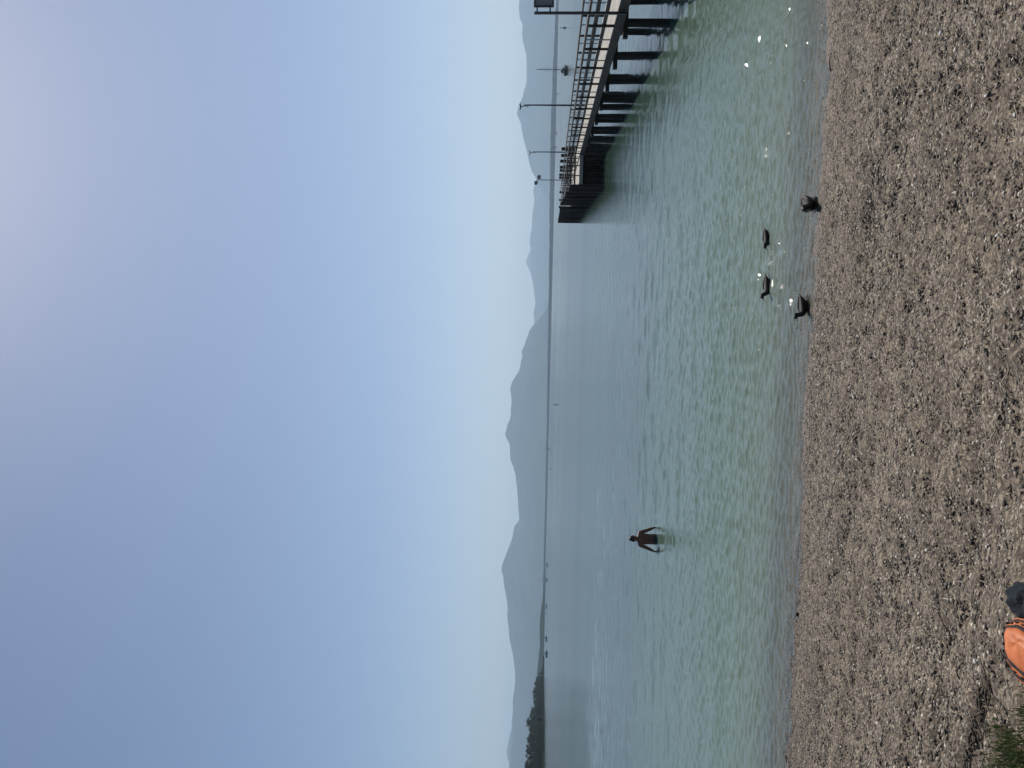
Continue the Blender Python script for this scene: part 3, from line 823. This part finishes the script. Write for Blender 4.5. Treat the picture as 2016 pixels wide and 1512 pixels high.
while y < 1600:
    D = hd(y)
    for row in range(3):
        yy = y + random.uniform(-3, 3) + row * 2.4
        Dr = hd(yy) + 10 + row * 28 + random.uniform(-6, 6)
        top_px = float(np.interp(yy, [t[0] for t in TOPS], [t[1] for t in TOPS]))
        tp = at_depth(top_px, yy, Dr)
        h = tp.z * (1.0 if row == 2 else random.uniform(.72, .92) if row == 1 else random.uniform(.42, .70))
        if h < 2.0: continue
        tree((tp.x, Dr, .8), h, random.uniform(.85, 1.25) * (1.0 if h > 9 else 1.4), random.randrange(5),
             'dark broadleaf tree in the wood on the headland', GT)
    y += 9.0 * 1180.0 / (D + 150)

# ================================================================== SWIMMER
def skin_mesh(name, verts, edges, rad, root=0, sub=2):
    me = bpy.data.meshes.new(name + '_src'); me.from_pydata(verts, edges, [])
    o = bpy.data.objects.new(name + '_src', me); COL.objects.link(o)
    md = o.modifiers.new('skin', 'SKIN'); md.use_smooth_shade = True
    for i, r_ in enumerate(rad):
        sv = me.skin_vertices[0].data[i]
        sv.radius = r_ if hasattr(r_, '__len__') else (r_, r_)
        sv.use_root = (i == root)
    sb = o.modifiers.new('sub', 'SUBSURF'); sb.levels = sub; sb.render_levels = sub
    dg = bpy.context.evaluated_depsgraph_get(); dg.update()
    out = bpy.data.meshes.new_from_object(o.evaluated_get(dg))
    out.name = name
    bpy.data.objects.remove(o); bpy.data.meshes.remove(me)
    out.polygons.foreach_set('use_smooth', [True] * len(out.polygons))
    return out
class Sk:
    def __init__(s): s.v = []; s.e = []; s.r = []
    def p(s, co, r_, par=None):
        s.v.append(tuple(co)); s.r.append(r_); i = len(s.v) - 1
        if par is not None: s.e.append((par, i))
        return i
    def chain(s, par, pts):
        for co, r_ in pts: par = s.p(co, r_, par)
        return par
def swimmer(loc, rz):
    b = Sk()      # x right, y away from camera (facing), z up, z=0 water, feet at -0.86
    pel = b.p((0, 0, .05), (.185, .13))
    waist = b.p((.0, 0, .22), (.178, .12), pel)
    ch = b.p((0, .01, .40), (.20, .14), waist)
    up = b.p((0, .005, .545), (.18, .115), ch)
    nk = b.p((0, .01, .645), (.078, .078), up)
    hd_ = b.chain(nk, [((0, .03, .71), (.085, .092)), ((0, .035, .78), (.102, .122)), ((0, .03, .87), (.098, .122)), ((0, .03, .925), (.06, .07))])
    hm = hd_ - 2
    b.chain(hm, [((0, .150, .765), (.016, .018))])                       # nose
    for sx in (-1, 1): b.chain(hm, [((sx * .112, .03, .775), (.014, .026))])   # ears
    def hand(w, d, sx):
        d = Vector(d).normalized(); side = Vector((0, 1, 0)); nrm = d.cross(side).normalized()
        w = Vector(w.__class__ and w)
        pa = b.p(b.v and (Vector(w) + d * .05), (.034, .020), None); b.e.append((b.last, pa))
        for k, (o_, ln) in enumerate(((.030, .075), (.010, .085), (-.010, .08), (-.030, .062))):
            base = Vector(w) + d * .085 + side * o_
            i = b.p(base, (.0095, .0095), pa)
            i = b.p(base + d * ln * .5 + nrm * sx * .008, (.0088, .0088), i)
            b.p(base + d * ln + nrm * sx * .022, (.007, .007), i)
        t0 = Vector(w) + d * .035 + side * .036
        i = b.p(t0, (.011, .011), pa)
        b.p(t0 + d * .045 + side * .025, (.009, .009), i)
    # right arm straight out and down, trailing in the water; left arm bent
    sh = b.p((.20, 0, .56), (.085, .085), up)
    el = b.chain(sh, [((.24, -.01, .46), (.074, .074)), ((.295, .0, .30), (.058, .058)), ((.335, .02, .20), (.058, .058)), ((.385, .05, .085), (.040, .036))])
    b.last = el; hand(b.v[el], (.30, .15, -.9), 1)
    sh = b.p((-.20, 0, .56), (.085, .085), up)
    el = b.chain(sh, [((-.25, -.02, .46), (.074, .074)), ((-.31, -.04, .30), (.058, .058)), ((-.345, .0, .22), (.056, .056)), ((-.39, .06, .11), (.040, .036))])
    b.last = el; hand(b.v[el], (-.22, .25, -.85), -1)
    for sx in (-1, 1):
        b.chain(pel, [((sx * .10, 0, -.06), (.098, .10)), ((sx * .115, .02 + .05 * sx, -.24), (.078, .08)), ((sx * .12, .04 + .07 * sx, -.40), (.055, .06)),
                      ((sx * .12, .02 + .05 * sx, -.55), (.053, .058)), ((sx * .12, 0 + .02 * sx, -.78), (.036, .04)), ((sx * .12, .0 + .02 * sx, -.855), (.036, .042)),
                      ((sx * .13, .15 + .02 * sx, -.875), (.040, .022))])
    me = skin_mesh('person', b.v, b.e, b.r, 0, 2)
    o = mesh_obj('person', me, M['skin']); o.location = loc; o.rotation_euler = (0, 0, rz)
    tag(o, 'bare chested person wading waist deep in the lake, arms held slightly out', 'person')
    # hair cap
    mb = MB(); rings = []
    for k in range(7):
        ph = k / 6 * 1.75
        rings.append([(.106 * math.sin(ph) * math.cos(t), .016 + .128 * math.sin(ph) * math.sin(t) - .02 * (k == 6), .80 + .135 * math.cos(ph) + (.055 if (math.sin(t) > .5 and k >= 5) else 0))
                      for t in [2 * math.pi * q / 16 for q in range(16)]])
    rings[0] = [(.004 * math.cos(2 * math.pi * q / 16), .016 + .004 * math.sin(2 * math.pi * q / 16), .935) for q in range(16)]
    mb.loft(rings); mb.build('hair', M['hair'], o, True)
    for sx in (-1, 1):
        MB().tube([(sx * .032, .118, .80), (sx * .032, .130, .80)], [.012, .004], 8).build('eye', M['eye'], o, True)
    # swim shorts
    s_ = MB()
    def ell(cx, cy, z, a, bb): return [(cx + a * math.cos(t), cy + bb * math.sin(t), z) for t in [2 * math.pi * q / 18 for q in range(18)]]
    s_.loft([ell(0, 0, .115, .166, .124), ell(0, 0, .05, .180, .136), ell(0, 0, -.05, .205, .14), ell(0, 0, -.10, .21, .142)], caps=False)
    for sx in (-1, 1):
        s_.loft([ell(sx * .105, 0, -.09, .110, .138), ell(sx * .115, .02 + .04 * sx, -.2, .108, .112), ell(sx * .12, .03 + .06 * sx, -.34, .10, .10)], caps=False)
    s_.build('swim_shorts', M['shorts'], o, True)
    return o
SWX, SWY = -5.12, 26.15
swimmer((SWX, SWY, -.035), R(14))

# ================================================================== DUCKS
def lerp_ring(cx, cy, cz, a, b_, tilt=0.0, n=14):
    """ring in the local x-z plane, body axis along +y"""
    out = []
    for k in range(n):
        t = 2 * math.pi * k / n
        x, z = a * math.cos(t), b_ * math.sin(t)
        out.append((cx + x, cy + z * math.sin(tilt), cz + z * math.cos(tilt)))
    return out
def duck(loc, rz, label, L=.36, neck='up', stand=0.0, pale=False, roll=0.0):
    k = L / .40
    root = empty('duck', loc, rz); root.scale = (1, 1, .86); tag(root, label, 'duck', 'ducks at the water edge')
    bd = MB()
    z0 = stand
    body = [(-.205, .060, .010, .008, .3), (-.17, .050, .035, .022, .2), (-.11, .035, .068, .050, .1), (-.04, .032, .086, .066, 0), (.03, .034, .088, .072, 0),
            (.085, .040, .078, .068, -.1), (.125, .052, .060, .056, -.35)]
    if neck == 'up':   nb = [(.150, .078, .046, .048, -.8), (.160, .110, .036, .038, -1.2), (.162, .145, .034, .036, -1.25), (.166, .180, .042, .042, -.9), (.188, .200, .046, .046, -.25), (.216, .196, .039, .038, .1), (.238, .186, .022, .022, .2)]
    elif neck == 'low': nb = [(.148, .064, .052, .052, -.6), (.165, .082, .048, .050, -.5), (.178, .096, .048, .049, -.3), (.198, .098, .046, .047, 0), (.222, .088, .038, .038, .3), (.242, .076, .022, .022, .4)]
    else:              nb = [(.150, .080, .046, .048, -.8), (.164, .108, .038, .039, -1.0), (.170, .138, .036, .037, -.9), (.186, .162, .044, .044, -.3), (.210, .160, .043, .042, .3), (.232, .146, .034, .033, .5), (.248, .132, .020, .020, .6)]
    rings = [lerp_ring(0, y * k, (z + z0 / k) * k, a * k, b_ * k, t) for y, z, a, b_, t in body + nb]
    bd.loft(rings)
    o = bd.mesh('body', [M['duck_dark'], M['duck_head']])
    nseg = 14
    mi = []
    for i in range(len(rings) - 1): mi += [0 if i < len(body) - 1 else 1] * nseg
    mi += [0, 1]
    o.polygons.foreach_set('material_index', mi)
    ob = mesh_obj('body', o, None, root, True)
    sub = ob.modifiers.new('sub', 'SUBSURF'); sub.levels = 1; sub.render_levels = 1
    hy_, hz_ = nb[-1][0] * k, (nb[-1][1] + z0 / k) * k
    dz = -.012 if neck == 'up' else -.03
    bl = MB(); bl.loft([lerp_ring(0, hy_ + dy * k, hz_ + (dz * dy / .055) * k, a * k, h * k, 0, 8) for dy, a, h in ((-.012, .014, .015), (.015, .013, .009), (.038, .015, .005), (.055, .010, .003))])
    bl.build('bill', M['bill'], root, True)
    ey = nb[-3]
    for sx in (-1, 1):
        MB().tube([(sx * (ey[2] - .004) * k, (ey[0] + .006) * k, (ey[1] + .008 + z0 / k) * k), (sx * (ey[2] + .002) * k, (ey[0] + .006) * k, (ey[1] + .008 + z0 / k) * k)], [.006 * k, .003 * k], 8).build('eye', M['eye'], root, True)
        wg = MB()
        rows = []
        for y, z, x, w in ((.085, .060, .074, .018), (.05, .066, .086, .040), (-.02, .068, .088, .046), (-.10, .066, .070, .036), (-.16, .070, .042, .018), (-.20, .078, .020, .004)):
            rows.append([(sx * (x + dx) * k, y * k, (z + dzz + z0 / k) * k) for dx, dzz in ((-.016, w), (.004, w * .55), (.010, 0), (.002, -w * .6), (-.012, -w * .5), (-.022, 0))])
        if sx < 0: rows = rows[::-1]
        wg.loft(rows); wo = wg.build('wing', M['duck_pale'] if pale else M['duck_wing'], root, True)
    tl = MB(); tl.loft([lerp_ring(0, y * k, (z + z0 / k) * k, a * k, h * k, 0, 8) for y, z, a, h in ((-.15, .052, .032, .018), (-.20, .066, .030, .008), (-.245, .082, .016, .004))])
    tl.build('tail', M['duck_dark'], root, True)
    if stand > 0:
        for sx in (-1, 1):
            lg = MB().tube([(sx * .035 * k, .0, z0 + .0), (sx * .038 * k, -.01, z0 * .5), (sx * .038 * k, .012, .012)], [.016 * k, .008 * k, .007 * k], 7).build('leg', M['web'], root, True)
            ft = MB(); ft.add([(sx * .038 * k, .0, .012), (sx * .038 * k - .03 * k, .06 * k, .002), (sx * .038 * k, .075 * k, .003), (sx * .038 * k + .03 * k, .06 * k, .002),
                               (sx * .038 * k, .0, .0), (sx * .038 * k - .03 * k, .06 * k, -.004), (sx * .038 * k, .075 * k, -.004), (sx * .038 * k + .03 * k, .06 * k, -.004)],
                              [(0, 1, 2), (0, 2, 3), (6, 5, 4), (7, 6, 4), (0, 4, 5, 1), (1, 5, 6, 2), (2, 6, 7, 3), (3, 7, 4, 0)])
            ft.build('webbed_foot', M['web'], lg)
    return root
# local +y is the way they face; facing left along the shore = rz of about +90 degrees
p = on_z(1512, 468); duck((p.x, p.y, -.005), R(112), 'swimming duck with its head tucked low, second duck from the pier side', .35, 'low')
p = on_z(1513.5, 563); duck((p.x, p.y, -.005), R(104), 'swimming duck with head raised, third from the pier, farther from the beach', .375, 'mid')
p = on_z(1586, 603); duck((p.x, p.y, .0), R(118), 'duck with upstretched neck in the shallows, leftmost of the four', .37, 'up', .012)
p = on_z(1601, 401); duck((p.x, p.y + .02, .0), R(152), 'stout dark duck with pale mottled flank standing at the water edge', .47, 'mid', .03, True)

# ================================================================== BEACH DETAIL
# gravel: far too many stones to count, real stones scattered by geometry nodes
peb = bpy.data.collections.new('pebble_shapes')
def pebble_shape(kind, seed):
    rnd = random.Random(seed); bm = bmesh.new()
    bmesh.ops.create_icosphere(bm, subdivisions=1 if kind else 2, radius=1.0)
    sx, sy, sz = ((1.0, rnd.uniform(.62, .9), rnd.uniform(.35, .6)) if kind == 0 else (2.6, rnd.uniform(.22, .38), .18))
    off = Vector((seed * 3.1, 1, 2))
    for v in bm.verts:
        n = mnoise.noise(v.co * 1.1 + off) * .35
        v.co = Vector((v.co.x * sx, v.co.y * sy, v.co.z * sz)) * (1 + n)
    me = bpy.data.meshes.new('pebble'); bm.to_mesh(me); bm.free()
    me.polygons.foreach_set('use_smooth', [kind == 0] * len(me.polygons))
    me.materials.append(M['pebble'])
    peb.objects.link(bpy.data.objects.new('pebble_shape', me))
for k in range(6): pebble_shape(0, k + 1)
for k in range(2): pebble_shape(1, k + 11)

gx = span((-12, -7, .25), (-7, 7, .1), (7, 12, .25)); gy = span((1.0, 12.2, .1))
gme = grid_mesh('gravel', gx, gy, lambda X, Y: ground_z(X, Y) - .001, None)
X, Y = np.meshgrid(gx, gy)
q_ = shore_y(X) - Y
den = np.clip(np.where(q_ > 0.08, 1.0, 0.4), 0, 1) * (0.78 + 0.22 * np.sin(X * 1.7 + np.sin(Y * 2.3)) * np.sin(Y * 1.9 + X * .6))
den *= np.where(Y < 4.45 - .7 * (X + 2.05), np.where(X < -1.4, .15, 1), 1)
size = np.clip(0.80 + .10 * np.sin(X * .9 + 2 * np.sin(Y * .8)) + .08 * np.sin(Y * 3.1 + X), .45, 1.35)
for nm, arr in (('den', den), ('size', size)):
    a = gme.attributes.new(nm, 'FLOAT', 'POINT'); a.data.foreach_set('value', arr.astype(np.float32).ravel())
gravel = mesh_obj('gravel', gme, M['pebble'])
tag(gravel, 'loose grey and brown gravel covering the beach', 'gravel', None, 'stuff')
ng = bpy.data.node_groups.new('scatter_gravel', 'GeometryNodeTree')
ng.interface.new_socket('Geometry', in_out='INPUT', socket_type='NodeSocketGeometry')
ng.interface.new_socket('Geometry', in_out='OUTPUT', socket_type='NodeSocketGeometry')
N = ng.nodes; Lk = ng.links.new
gi = N.new('NodeGroupInput'); go = N.new('NodeGroupOutput')
def named(nm):
    a = N.new('GeometryNodeInputNamedAttribute'); a.data_type = 'FLOAT'; a.inputs['Name'].default_value = nm; return a.outputs[0]
dp = N.new('GeometryNodeDistributePointsOnFaces'); dp.distribute_method = 'RANDOM'
mm = N.new('ShaderNodeMath'); mm.operation = 'MULTIPLY'; Lk(named('den'), mm.inputs[0]); mm.inputs[1].default_value = 2800
Lk(gi.outputs[0], dp.inputs['Mesh']); Lk(mm.outputs[0], dp.inputs['Density'])
ci = N.new('GeometryNodeCollectionInfo'); ci.inputs['Collection'].default_value = peb
ci.inputs['Separate Children'].default_value = True; ci.inputs['Reset Children'].default_value = True
ip = N.new('GeometryNodeInstanceOnPoints'); ip.inputs['Pick Instance'].default_value = True
rv = N.new('FunctionNodeRandomValue'); rv.data_type = 'FLOAT_VECTOR'
rv.inputs[0].default_value = (-.45, -.45, 0); rv.inputs[1].default_value = (.45, .45, 6.283)
rs = N.new('FunctionNodeRandomValue'); rs.data_type = 'FLOAT'
rs.inputs[2].default_value = 0.0; rs.inputs[3].default_value = 1.0; rs.inputs['Seed'].default_value = 5
pw = N.new('ShaderNodeMath'); pw.operation = 'POWER'; pw.inputs[1].default_value = 3.0; Lk(rs.outputs[1], pw.inputs[0])
ma = N.new('ShaderNodeMath'); ma.operation = 'MULTIPLY_ADD'; ma.inputs[1].default_value = .019; ma.inputs[2].default_value = .0055; Lk(pw.outputs[0], ma.inputs[0])
ms = N.new('ShaderNodeMath'); ms.operation = 'MULTIPLY'; Lk(ma.outputs[0], ms.inputs[0]); Lk(named('size'), ms.inputs[1])
Lk(dp.outputs['Points'], ip.inputs['Points']); Lk(ci.outputs[0], ip.inputs['Instance'])
Lk(rv.outputs[0], ip.inputs['Rotation']); Lk(ms.outputs[0], ip.inputs['Scale'])
Lk(ip.outputs[0], go.inputs[0])
md = gravel.modifiers.new('scatter', 'NODES'); md.node_group = ng

_wl = [(math.cos(a), math.sin(a), ph, k, A * 0.66) for a, ph, k, A in _wv]
def gz(x, y):
    q = 11.2 - 0.1 * x - y
    z = (0.11 * q + 0.0075 * q * q if q < 11.5 else 2.257 + 0.02 * (q - 11.5)) if q > 0 else max(0.075 * q, -0.35 + 0.034 * (q + 4.67), -4.0)
    h = 0.0
    for c, s_, ph, k, A in _wl: h += A * math.sin(k * (x * c + y * s_) + ph + 1.3 * math.sin(0.7 * k * (y * c - x * s_) + ph * 2))
    return z + h * min(1.0, max(0.08, (q + 0.6) / 3.0))
def on_ground(px, py):
    d = ray(px, py); a, b = 1.0, 1.0
    while b < 40:
        P = Vector((0, 0, EYE)) + d * b
        if P.z < gz(P.x, P.y): break
        a = b; b += .1
    for _ in range(8):
        m = (a + b) / 2; P = Vector((0, 0, EYE)) + d * m
        if P.z < gz(P.x, P.y): b = m
        else: a = m
    return P
# twigs and shells that can be picked out
def twig(px, py, L, rz, mat, label, group, r_=.006):
    P = on_ground(px, py); mb = MB(); pts = []; n = 6
    bend = random.uniform(-.25, .25)
    for i in range(n + 1):
        u = i / n - .5
        x = P.x + L * u * math.cos(rz) - bend * L * (u * u) * math.sin(rz); yv = P.y + L * u * math.sin(rz) + bend * L * u * u * math.cos(rz)
        pts.append((x - P.x, yv - P.y, gz(x, yv) - P.z + r_ * 1.6 + .006))
    mb.tube(pts, [r_ * (1 - .6 * i / n) for i in range(n + 1)], 6)
    o = mb.build('twig', mat, None, True); o.location = P
    tag(o, label, 'twig', group)
for i in range(34):
    twig(random.uniform(1640, 2010), random.uniform(10, 1500), random.uniform(.07, .2), random.uniform(-1.0, 1.0) + (math.pi if i % 2 else 0), M['twig'],
         'short bleached twig lying on the gravel', 'bleached twigs on the gravel', random.uniform(.003, .006))
for px, py in ((1925, 1215), (1862, 1230), (1895, 1310), (1850, 1360)):
    twig(px, py, random.uniform(.16, .26), random.uniform(-.35, .35), M['litter'], 'thin dark twig lying on the gravel near the orange bag', 'dark twigs near the orange bag', .006)
twig(1637, 125, .22, R(5), M['twig_dark'], 'dark stick lying along the water edge at the pier side', None, .012)
st = on_z(1549, 1490)
stk = MB().tube([(-.05, .28, -.06), (0, .05, .02), (.02, -.18, .07)], [.012, .012, .007], 7).build('stick', M['twig_dark'], None, True)
stk.location = (st.x, st.y - .05, 0); tag(stk, 'dark stick poking out of the water at the far left of the beach', 'stick')
shell_me = MB()
rings = []
for k in range(5):
    ph = k / 4 * 1.5
    rings.append([(math.sin(ph) * math.cos(t) * (1 + .25 * math.cos(t)), math.sin(ph) * .7 * math.sin(t), .45 * math.cos(ph)) for t in [2 * math.pi * q / 12 for q in range(12)]])
rings[0] = [(p_[0] * .01, p_[1] * .01, .45) for p_ in rings[1]]
shell_me.loft(rings); shm = shell_me.mesh('shell', M['shell']); shm.polygons.foreach_set('use_smooth', [True] * len(shm.polygons))
for i in range(40):
    P = on_ground(random.uniform(1620, 2010), random.uniform(10, 1500))
    o = mesh_obj('shell', shm); s_ = random.uniform(.010, .020)
    o.scale = (s_, s_, s_); o.location = P + Vector((0, 0, .012)); o.rotation_euler = (random.uniform(-.5, .5), random.uniform(-.5, .5), random.uniform(0, 6.28))
    tag(o, 'small white shell fragment on the gravel', 'shell', 'white shells scattered on the gravel')
P = on_ground(1573, 1211)
bm = bmesh.new(); bmesh.ops.create_icosphere(bm, subdivisions=3, radius=1)
for v in bm.verts:
    v.co *= 1 + .35 * mnoise.noise(v.co * 1.3 + Vector((4, 2, 9))); v.co = Vector((v.co.x * .03, v.co.y * .022, v.co.z * .022))
me = bpy.data.meshes.new('stone'); bm.to_mesh(me); bm.free()
o = mesh_obj('stone', me, M['stone_dark'], None, True); o.location = P + Vector((0, .02, .02)); tag(o, 'small dark stone at the water edge left of centre', 'stone')

# grass patch at the lower left corner and a strip of dark litter before it
def grass_patch():
    t = NT('grass_blade')
    oi = t.n('ShaderNodeAttribute'); oi.attribute_name = 'tone'
    c = t.ramp(oi.outputs['Fac'], [(0.0, (0.020, 0.045, 0.010)), (0.55, (0.05, 0.095, 0.022)), (0.8, (0.09, 0.12, 0.04)), (0.95, (0.26, 0.21, 0.11))])
    b = t.n('ShaderNodeBsdfPrincipled'); b.inputs['Roughness'].default_value = .6; t.l(c.outputs[0], b.inputs['Base Color'])
    tl = t.n('ShaderNodeBsdfTranslucent'); t.l(c.outputs[0], tl.inputs['Color'])
    mx = t.n('ShaderNodeMixShader'); mx.inputs[0].default_value = .35; t.l(b.outputs[0], mx.inputs[1]); t.l(tl.outputs[0], mx.inputs[2])
    t.l(mx.outputs[0], t.out.inputs['Surface'])
    V, Fq, tone = [], [], []
    rnd = random.Random(3); n = 0
    while n < 34000:
        x = rnd.uniform(-4.2, -1.2); yv = rnd.uniform(2.6, 5.1)
        edge = 4.54 - 0.75 * max(0, (x + 2.05)) ** 1.0 - .22 * (x + 2.05 < 0) * (x + 2.05) * -.4 + .10 * math.sin(x * 9) + .07 * math.sin(x * 23)
        e = edge - yv
        if e < 0 or rnd.random() > min(1, e / .35 + .05): continue
        h = rnd.uniform(.03, .09) * min(1, .5 + e); a = rnd.uniform(0, 6.28); w = rnd.uniform(.002, .0042)
        z = gz(x, yv) if n % 1 == 0 else 0
        lean = rnd.uniform(.1, .9) * h; b0 = rnd.uniform(0, 6.28)
        dx, dy = lean * math.cos(b0), lean * math.sin(b0); wx, wy = w * math.cos(a), w * math.sin(a)
        k = len(V)
        V += [(x - wx, yv - wy, z - .005), (x + wx, yv + wy, z - .005), (x + dx * .35 + wx * .7, yv + dy * .35 + wy * .7, z + h * .6), (x + dx * .35 - wx * .7, yv + dy * .35 - wy * .7, z + h * .6),
              (x + dx + wx * .1, yv + dy + wy * .1, z + h), (x + dx - wx * .1, yv + dy - wy * .1, z + h)]
        Fq += [(k, k + 1, k + 2, k + 3), (k + 3, k + 2, k + 4, k + 5)]
        tv = rnd.random() * (1 if e > .3 else 1.2); tone += [tv] * 6; n += 1
    me = np_mesh('grass', np.array(V), np.array(Fq)); me.materials.append(t.m)
    a = me.attributes.new('tone', 'FLOAT', 'POINT'); a.data.foreach_set('value', np.array(tone, dtype=np.float32))
    tag(mesh_obj('grass', me), 'short green grass at the left edge of the beach', 'grass', None, 'stuff')
grass_patch()
def litter():
    V, Fq = [], []; rnd = random.Random(9)
    for i in range(700):
        u = rnd.random(); px = 1895 + 75 * u + rnd.gauss(0, 11); py = 1512 - 175 * u + rnd.gauss(0, 14)
        if mnoise.noise(Vector((u * 14, 3, 3))) < -.1: continue
        if 0.42 < u < .52 and rnd.random() < .7: continue
        d = ray(px, py); tt = (1.07 - EYE) / d.z; P = Vector((0, 0, EYE)) + d * tt; z = gz(P.x, P.y)
        L = rnd.uniform(.012, .045); w = rnd.uniform(.003, .010); a = rnd.uniform(0, 6.28); c, s_ = math.cos(a), math.sin(a)
        k = len(V); zz = z + rnd.uniform(.003, .022); tl = rnd.uniform(-.3, .3) * L
        for lx, ly, lz in ((-L, -w, -tl), (L, -w * .4, tl), (L, w * .4, tl), (-L, w, -tl)):
            V.append((P.x + lx * c - ly * s_, P.y + lx * s_ + ly * c, zz + lz))
        for lx, ly, lz in ((-L, -w, -tl), (L, -w * .4, tl), (L, w * .4, tl), (-L, w, -tl)):
            V.append((P.x + lx * c - ly * s_, P.y + lx * s_ + ly * c, zz + lz - .004))
        Fq += [(k, k + 1, k + 2, k + 3), (k + 7, k + 6, k + 5, k + 4), (k, k + 4, k + 5, k + 1), (k + 1, k + 5, k + 6, k + 2), (k + 2, k + 6, k + 7, k + 3), (k + 3, k + 7, k + 4, k)]
    me = np_mesh('plant_litter', np.array(V), np.array(Fq)); me.materials.append(M['litter'])
    tag(mesh_obj('plant_litter', me), 'dark strip of washed up plant litter beside the grass', 'litter', None, 'stuff')
litter()

# orange bag with dark bands, and the dark blue cloth beside it
bag_c = on_ground(1980, 1240)
bg = empty('bag', (bag_c.x + .01, bag_c.y - .45, gz(bag_c.x, bag_c.y - .45) + .005), R(-8))
bg.scale = (.60, .66, .75)
tag(bg, 'orange bag with dark bands lying on the gravel at the bottom edge', 'bag')
def sq(t, e): c = math.cos(t); return math.copysign(abs(c) ** e, c)
def bag_ring(z, a, b_, n=48, e=.85):
    out = []
    for q in range(n):
        t = 2 * math.pi * q / n
        w = 1 + .03 * math.sin(5 * t + z * 30) + .018 * math.sin(11 * t + z * 50)
        out.append((a * sq(t, e) * w + (.26 - a) * .45, b_ * sq(t - math.pi / 2, e) * w, z + .003 * math.sin(4 * t + a * 20)))
    return out
def bag_part(name, prof, mat, parent):
    return MB().loft([bag_ring(z, a, b_) for z, a, b_ in prof]).build(name, mat, parent, True)
bag_part('lower_body', [(-.03, .245, .305), (.006, .262, .325), (.016, .258, .320), (.022, .245, .305)], M['orange'], bg)
bag_part('base_band', [(.014, .252, .313), (.024, .248, .309), (.030, .232, .292), (.030, .222, .281)], M['band'], bg)
bag_part('side_panel', [(.022, .228, .288), (.036, .222, .281), (.050, .200, .256), (.056, .182, .236)], M['orange'], bg)
bag_part('zip_band', [(.048, .194, .248), (.060, .188, .242), (.070, .168, .218), (.071, .152, .200)], M['band'], bg)
bag_part('upper_body', [(.060, .160, .208), (.078, .152, .198), (.092, .122, .165), (.099, .08, .11), (.102, .04, .055), (.1025, .01, .012)], M['orange'], bg)
loop = MB().box((0, 0, 0), (.022, .012, .022), bev=.003).mesh('strap_loop', M['band'])
for q in range(22):
    t = R(10 + q * 15.5)
    w = 1 + .03 * math.sin(5 * t + .06 * 30) + .018 * math.sin(11 * t + .06 * 50)
    o = mesh_obj('strap_loop', loop, None, bg); o.location = (.212 * sq(t, .85) * w + .0225, .270 * sq(t - math.pi / 2, .85) * w, .044)
    o.rotation_euler = (R(25), 0, t + math.pi / 2)
cl = on_ground(1996, 1176)
bm = bmesh.new(); bmesh.ops.create_icosphere(bm, subdivisions=5, radius=1)
for v in bm.verts:
    d = v.co.copy()
    r_ = 1 + .30 * mnoise.fractal(d * 1.6 + Vector((7, 3, 1)), 1.0, 2.0, 3) + .10 * mnoise.noise(d * 5)
    v.co = Vector((d.x * .085 * r_, d.y * .15 * r_, max(-.02, d.z * .06 * r_)))
me = bpy.data.meshes.new('fleece_cloth'); bm.to_mesh(me); bm.free()
o = mesh_obj('fleece_cloth', me, M['fleece'], None, True); o.location = (cl.x + .02, cl.y - .14, gz(cl.x, cl.y - .14) + .01); o.rotation_euler = (0, 0, R(20))
tag(o, 'crumpled dark blue fleece cloth beside the orange bag', 'cloth')

# ================================================================== HAZE
def haze():
    mb = MB(); x0, x1, y0, y1, z0, z1 = -45000, 45000, -3000, 36000, -8.0, 1450.0
    mb.box(((x0 + x1) / 2, (y0 + y1) / 2, (z0 + z1) / 2), (x1 - x0, y1 - y0, z1 - z0))
    t = NT('haze_air')
    v = t.n('ShaderNodeVolumePrincipled')
    v.inputs['Color'].default_value = (0.58, 0.75, 0.94, 1)
    v.inputs['Density'].default_value = 5.0e-5
    v.inputs['Anisotropy'].default_value = 0.35
    t.l(v.outputs[0], t.out.inputs['Volume'])
    o = mb.build('haze', t.m); tag(o, 'pale blue summer haze over the lake', 'haze', None, 'stuff')
haze()
